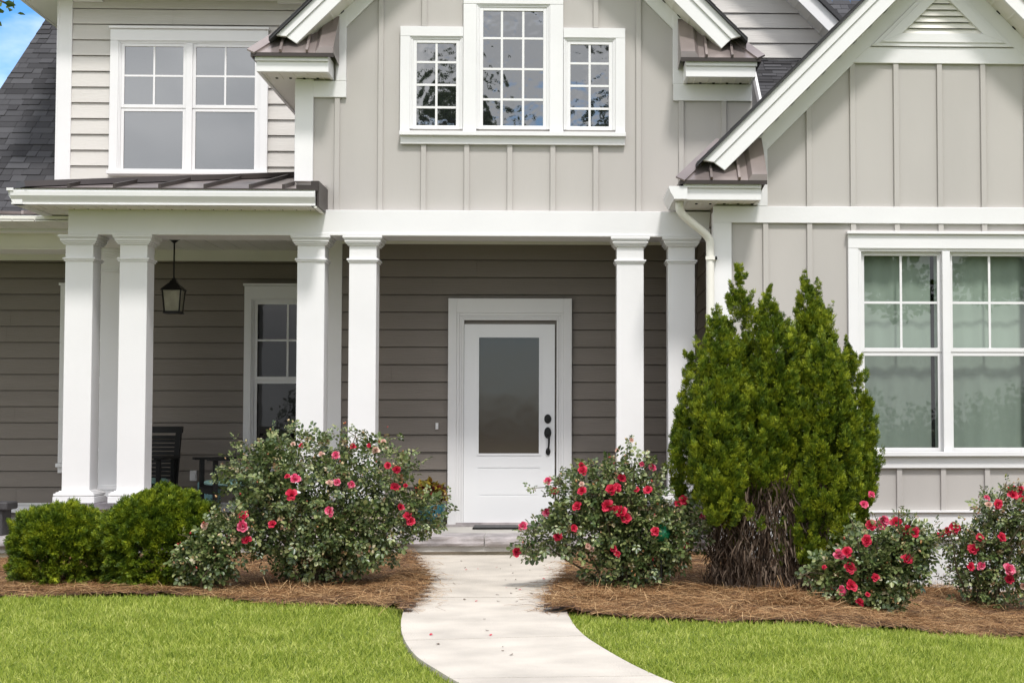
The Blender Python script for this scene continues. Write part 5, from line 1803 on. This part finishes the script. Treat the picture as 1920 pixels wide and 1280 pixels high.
def sprays(name, P, D, N, S, mat, parent):
    Vs, Fs, off = [], [], 0
    idx = np.arange(len(P)) % 3
    for k in range(3):
        m = idx == k
        V, F = scatter(SPR[k][0], SPR[k][1], P[m], D[m], N[m], S[m])
        Vs.append(V); Fs.append(F + off); off += len(V)
    return np_mesh(name, np.concatenate(Vs), np.concatenate(Fs), mat, parent)

RNG = np.random.default_rng(5)
yA = G(1430, 1116).y + 0.35
bA_ = B(1425, 1110, yA)
baseA = Vector((bA_.x, yA, gz(bA_.x, yA)))
arb = thing('arborvitae', 'tall dense arborvitae of several pointed spires with a bare brown skirt', 'evergreen', tuple(baseA))
ppm = F_PX / yA
def spire(tip, prof, dy, n, shade=None):
    """tip px; prof: list of (py, px_left, px_right) downwards from below the tip"""
    rows = [(tip[1], tip[0] - 2, tip[0] + 2)] + prof
    ys_ = np.array([r[0] for r in rows], float); xl_ = np.array([r[1] for r in rows], float); xr2 = np.array([r[2] for r in rows], float)
    wgt = (xr2 - xl_)
    # sample heights in proportion to the width
    hh = np.linspace(ys_[0], ys_[-1], 400)
    ww = np.interp(hh, ys_, wgt)
    part_name = 'spire' if n > 300 else 'foliage'
    n = max(8, int(n * 0.155))
    cdf = np.cumsum(ww + 13); cdf /= cdf[-1]
    py = np.interp(RNG.random(n), cdf, hh)
    cxp = np.interp(py, ys_, (xl_ + xr2) / 2); rp_ = np.interp(py, ys_, wgt / 2)
    th = RNG.uniform(0, 2 * math.pi, n)
    Yc = yA + dy
    r_m = rp_ / ppm
    x_m = np.array([bx(a, b, Yc) for a, b in zip(cxp, py)]); z_m = np.array([bz(a, b, Yc) for a, b in zip(cxp, py)])
    lump = np.array([mnoise.noise(Vector((math.cos(t) * 1.7 + dy * 9, math.sin(t) * 1.7 + tip[0], z * 5.0))) + 0.8 * mnoise.noise(Vector((math.cos(t) * 4 + dy * 9, math.sin(t) * 4 + tip[0], z * 9.0))) for t, z in zip(th, z_m)])
    rr = np.maximum(r_m * 0.97 - 0.040, 0.010) * (1 + 0.34 * lump) * (RNG.uniform(0.5, 1, n) ** 0.35)
    depth = np.minimum(rr, 0.42)
    P = np.column_stack([x_m + rr * np.cos(th), Yc + depth * np.sin(th), z_m])
    out = np.column_stack([np.cos(th), np.sin(th), np.zeros(n)])
    D = out * 0.42 + np.array([0, 0, 1.15]) + rdir(n) * 0.20
    tang = np.column_stack([-np.sin(th), np.cos(th), np.zeros(n)])
    N = tang * RNG.normal(0, 0.8, (n, 1)) + rdir(n) * 0.35 + out * 0.8
    S = RNG.uniform(0.045, 0.062, n) * np.clip(0.5 + r_m * 3, 0.6, 1.0)
    out_ = RNG.random(n) < 0.12
    P[out_] += out[out_] * 0.035 + np.array([0, 0, 0.03])
    P, D, N, S = clump(P, D, N, S, 26, np.repeat(np.clip(0.05 + r_m * 0.55, 0.06, 0.13), 26)[:, None], np.repeat(np.clip(0.016 + r_m * 0.16, 0.018, 0.042), 26)[:, None])
    return sprays(part_name, P, D, N, S, M['thuja'], arb)
spire((1385, 503), [(545, 1368, 1402), (600, 1352, 1416), (680, 1340, 1420), (780, 1322, 1430), (880, 1310, 1430), (960, 1330, 1400)], 0.12, 2300)
spire((1349, 572), [(620, 1325, 1372), (690, 1308, 1392), (770, 1296, 1400), (850, 1288, 1405), (915, 1300, 1400), (970, 1330, 1390)], -0.22, 2300)
spire((1439, 543), [(590, 1420, 1462), (660, 1408, 1500), (740, 1405, 1515), (830, 1410, 1520), (900, 1430, 1520), (950, 1450, 1510)], -0.12, 2600)
spire((1508, 515), [(560, 1490, 1528), (620, 1485, 1560), (700, 1470, 1575), (800, 1470, 1590), (900, 1480, 1590)], 0.20, 2000)
spire((1532, 526), [(560, 1520, 1545), (610, 1505, 1562), (680, 1500, 1575), (740, 1500, 1580)], 0.28, 800)
spire((1543, 622), [(680, 1512, 1580), (760, 1495, 1600), (850, 1488, 1612), (930, 1480, 1620), (1000, 1490, 1605), (1060, 1510, 1580), (1095, 1530, 1560)], -0.18, 3300)
spire((1590, 640), [(700, 1570, 1620), (780, 1572, 1640), (860, 1575, 1650), (930, 1580, 1648), (985, 1580, 1630), (1020, 1585, 1600)], 0.10, 1700)
spire((1295, 668), [(710, 1280, 1310), (780, 1262, 1330), (850, 1255, 1335), (910, 1250, 1330), (950, 1262, 1310)], 0.05, 1300)
spire((1440, 690), [(740, 1400, 1490), (800, 1380, 1550), (880, 1380, 1570), (930, 1480, 1570)], 0.16, 2400)
spire((1560, 760), [(850, 1520, 1610), (950, 1510, 1620), (1040, 1520, 1600)], 0.12, 1100)
spire((1425, 700), [(760, 1395, 1455), (840, 1390, 1470), (910, 1395, 1475), (945, 1410, 1465)], -0.24, 1300)
spire((1370, 790), [(850, 1325, 1405), (910, 1315, 1405), (950, 1330, 1390)], -0.30, 900)
spire((1500, 850), [(910, 1480, 1530), (990, 1475, 1535), (1060, 1490, 1530)], -0.32, 500)
spire((1400, 900), [(950, 1340, 1480), (1030, 1350, 1490)], -0.30, 60)
# sparse yellow-green tufts over the bare part
spire((1330, 870), [(900, 1305, 1370), (950, 1310, 1400), (985, 1330, 1390)], -0.33, 260)
spire((1450, 960), [(1000, 1440, 1480), (1060, 1450, 1490)], -0.30, 40)
# dead skirt
nD = 9500
th = RNG.uniform(0, 2 * math.pi, nD); uu = RNG.random(nD) ** 0.8
pxl = 1440 + np.cos(th) * (112 - 10 * uu) * RNG.uniform(0.5, 1.08, nD); pyl = 1120 - uu * 225
X_ = np.array([bx(a, b, yA) for a, b in zip(pxl, pyl)]); Z_ = np.array([bz(a, b, yA) for a, b in zip(pxl, pyl)])
P = np.column_stack([X_, yA + np.sin(th) * 0.37 * RNG.uniform(0.6, 1, nD), Z_])
D = np.column_stack([np.cos(th) * 0.35, np.sin(th) * 0.35, np.ones(nD) * np.where(RNG.random(nD) < 0.5, 1, -1)]) + rdir(nD) * 0.4
tvd = [(-0.05, 0, 0), (0.05, 0, 0), (0.02, 0.55, 0.06), (0.09, 0.55, 0.06), (0.0, 1, 0.15)]
V, F = scatter(tvd, [(0, 1, 3), (0, 3, 2), (2, 3, 4)], P, D, rdir(nD), RNG.uniform(0.05, 0.13, nD))
np_mesh('dead_foliage', V, F, M['dead'], arb)
rs = random.Random(12)
for k in range(9):
    mb = MB()
    a = B(1345 + k * 24 + rs.uniform(-6, 6), 1112, yA + rs.uniform(-0.25, 0.2))
    e = B(1365 + k * 20 + rs.uniform(-20, 20), 780, yA + rs.uniform(-0.1, 0.15))
    a.z = gz(a.x, a.y) - 0.03
    m = a.lerp(e, 0.5) + Vector((rs.uniform(-0.05, 0.05), 0, 0))
    mb.tube([a, m, e], [0.024, 0.017, 0.007], 7)
    mb.build('trunk', M['bark'], arb)

def juniper(label, cpx, rx, top, bot, Y, n, seed):
    global RNG
    RNG = np.random.default_rng(seed)
    zt, zb = bz(cpx, top, Y), gz(bx(cpx, bot, Y), Y)
    c = B(cpx, (top + bot) / 2, Y)
    t = thing('rounded_evergreen', label, 'evergreen', (c.x, Y, zb), 'clipped round evergreens by the porch')
    w = rx / (F_PX / Y)
    H = zt - zb
    n = int(n * 0.46)
    d = rdir(n)
    d[:, 2] = np.where(RNG.random(n) < 0.5, np.abs(d[:, 2]), d[:, 2])
    lump = np.array([mnoise.noise(Vector((v[0] * 2.6 + seed, v[1] * 2.6, v[2] * 2.6))) + 0.7 * mnoise.noise(Vector((v[0] * 6 + seed, v[1] * 6, v[2] * 6))) for v in d])
    rr = (0.95 + 0.15 * lump) * RNG.uniform(0.3, 1, n) ** 0.3
    wide = np.where(d[:, 2] < 0, (1 - d[:, 2] ** 2 + 0.05) ** -0.35, 1.0)
    d[:, :2] *= wide[:, None]
    P = d * rr[:, None] * np.array([w, w * 0.8, H * 0.56])
    P[:, 2] += H * 0.45
    P[:, 2] = np.maximum(P[:, 2], 0.02)
    # fuller shoulders
    out = norm(P - np.array([0, 0, H * 0.45]))
    D = out * 0.95 + rdir(n) * 0.35 + np.array([0, 0, 0.25])
    N = rdir(n) * 0.8 + out * 0.5
    S = RNG.uniform(0.036, 0.05, n)
    P, D, N, S = clump(P, D, N, S, 18, 0.085, 0.036)
    P[:, 2] = np.maximum(P[:, 2], 0.015)
    o = sprays('foliage', P, D, N, S, M['juniper'], None)
    o.parent = t
    mb = MB()
    rs = random.Random(seed)
    for k in range(7):
        a = rs.uniform(0, 6.28)
        mb.tube([(0.05 * math.cos(a), 0.05 * math.sin(a), -0.03), (0.2 * w / .5 * math.cos(a), 0.2 * w / .5 * math.sin(a), H * 0.35), (0.6 * w * math.cos(a), 0.6 * w * math.sin(a), H * 0.7)], [0.014, 0.010, 0.004], 6)
    o = mb.build('branch', M['bark'], None)
    o.parent = t
yJ = G(120, 1111).y + 0.38
juniper('lower clipped round evergreen at the end of the bed below the white columns', 112, 87, 950, 1111, yJ + 0.02, 4200, 31)
juniper('taller clipped round evergreen between its twin and the low rose bush', 298, 101, 922, 1106, yJ - 0.06, 5600, 32)

# little green glazed pot among the roses
gp = B(1240, 1000, G(1170, 1108).y - 0.12)
gpt = thing('garden_ornament', 'shiny green glazed ornament half hidden in the roses by the arborvitae', 'ornament', (gp.x, gp.y, gz(gp.x, gp.y)))
mb = MB()
mb.tube([(gp.x, gp.y, gz(gp.x, gp.y) - 0.05), (gp.x, gp.y, gp.z - 0.08)], 0.008, 6)
mb.build('stake', M['iron'], gpt)
mb = MB()
mb.lathe([(0.02, -0.06), (0.055, -0.04), (0.07, 0.0), (0.055, 0.04), (0.03, 0.06), (0.01, 0.07)], (gp.x, gp.y, gp.z), 18)
mb.build('globe', M['green_glaze'], gpt, smooth=True)

# fallen petals on the path
pet_me = None
rs = random.Random(77)
cnt = 0
for k in range(400):
    if cnt >= 48: break
    px, py = rs.gauss(1010, 60), rs.uniform(1048, 1150)
    if rs.random() < 0.25: px, py = rs.uniform(800, 1040), rs.uniform(1048, 1230)
    p = G(px, py, h=TOPH)
    if not (path_x(p.y, 0) + 0.03 < p.x < path_x(p.y, 1) - 0.03): continue
    if pet_me is None:
        pet_me = bpy.data.meshes.new('fallen_petal')
        pet_me.from_pydata([(-0.012, -0.008, 0.0), (0.012, -0.008, 0.002), (0.018, 0.008, 0.006), (0, 0.016, 0.003), (-0.018, 0.008, 0.007)], [], [(0, 1, 2, 3, 4)])
        pet_me.materials.append(M['petal'])
        pet_dk = pet_me.copy(); pet_dk.materials.clear(); pet_dk.materials.append(M['dead'])
    o = bpy.data.objects.new('fallen_petal', pet_me if rs.random() < 0.35 else pet_dk)
    COL.objects.link(o)
    o.location = (p.x, p.y, gz(p.x, p.y) + TOPH + 0.003)
    o.rotation_euler = (rs.uniform(-0.2, 0.2), rs.uniform(-0.2, 0.2), rs.uniform(0, 6.28))
    s = rs.uniform(0.4, 0.85); o.scale = (s, s, s)
    o['label'] = 'small red or withered petal fallen on the pale concrete path'
    o['category'] = 'petal'; o['group'] = 'petals fallen on the path'
    cnt += 1

# ---- the tree whose branch tip hangs into the corner of the view
RNG = np.random.default_rng(41)
tb = B(0, 10, 9.6)
root = Vector((tb.x - 7.0, 9.6, 0))
tr = thing('tree', 'leafy tree whose green branch tip hangs into the sky above the shingle roof', 'tree', tuple(root))
mb = MB()
mb.tube([root + Vector((0, 0, -0.1)), root + Vector((0.05, 0, 1.5)), root + Vector((0.1, 0.1, 3.2)), root + Vector((0.2, 0.1, 5.5))], [0.22, 0.18, 0.14, 0.05], 10)
mb.build('trunk', M['bark'], tr)
mb = MB()
tip = Vector((tb.x, 9.6, tb.z))
mb.tube([root + Vector((0.1, 0.1, 3.0)), root.lerp(tip, 0.4) + Vector((0, 0, 2.4)), tip + Vector((-0.6, 0, 0.32)), tip + Vector((0.06, 0, 0.0))], [0.09, 0.06, 0.022, 0.006], 7)
for k in range(5):
    a = 6.28 * k / 5
    mb.tube([root + Vector((0.1, 0.1, 3.2)), root + Vector((1.1 * math.cos(a), 1.1 * math.sin(a), 4.6)), root + Vector((1.9 * math.cos(a), 1.9 * math.sin(a), 5.4))], [0.07, 0.05, 0.015], 6)
mb.build('branch', M['bark'], tr)
nL = 2600
q1 = rdir(nL) * RNG.uniform(0.2, 1, (nL, 1)) ** 0.5 * np.array([2.3, 2.3, 1.7]) + np.array(root) + np.array([0, 0, 5.2])
n2 = 260
tq = RNG.random((n2, 1))
q2 = np.array(tip) + np.array([-1.2, 0, 0.55]) * (1 - tq) + RNG.normal(0, 0.07, (n2, 3)) * np.array([1, 1, 0.9])
P = np.concatenate([q1, q2]); nn_ = len(P)
V, F = scatter(leaf_v, leaf_f, P, rdir(nn_) + np.array([0.3, 0, -0.4]), rdir(nn_) + np.array([0, 0, 1.0]), np.concatenate([RNG.uniform(0.10, 0.18, nL), RNG.uniform(0.045, 0.075, n2)]))
np_mesh('crown', V, F, M['tree_leaf'], tr)

# ---- the wood across the street, seen only in the window panes
RNG = np.random.default_rng(43)
QP = []
for k in range(15):
    x = -6.2 + k * 2.7 + RNG.uniform(-1, 1); y = -24 + RNG.uniform(-4, 4); H = RNG.uniform(14, 22)
    if abs(x - 0.7) < 1.5: continue
    for j in range(9):
        c0 = np.array([x + RNG.normal(0, 1.1), y + RNG.normal(0, 1.1), H * RNG.uniform(0.3, 0.95)])
        QP.append(c0 + rdir(420) * RNG.uniform(0.15, 1, (420, 1)) * np.array([1.5, 1.5, 1.1]))
for k in range(26):                      # low growth under the trees
    c0 = np.array([-9 + k * 1.7, -20 + RNG.normal(0, 1), RNG.uniform(0.4, 1.6)])
    QP.append(c0 + rdir(900) * RNG.uniform(0.1, 1, (900, 1)) * np.array([1.4, 1.2, 1.3]))
P = np.concatenate(QP); nn_ = len(P)
V, F = scatter(leaf_v, leaf_f, P, rdir(nn_), rdir(nn_), np.where(P[:, 2] > 3.0, RNG.uniform(0.24, 0.40, nn_), RNG.uniform(0.14, 0.24, nn_)))
stuff(np_mesh('woods', V, F, M['tree_leaf']))
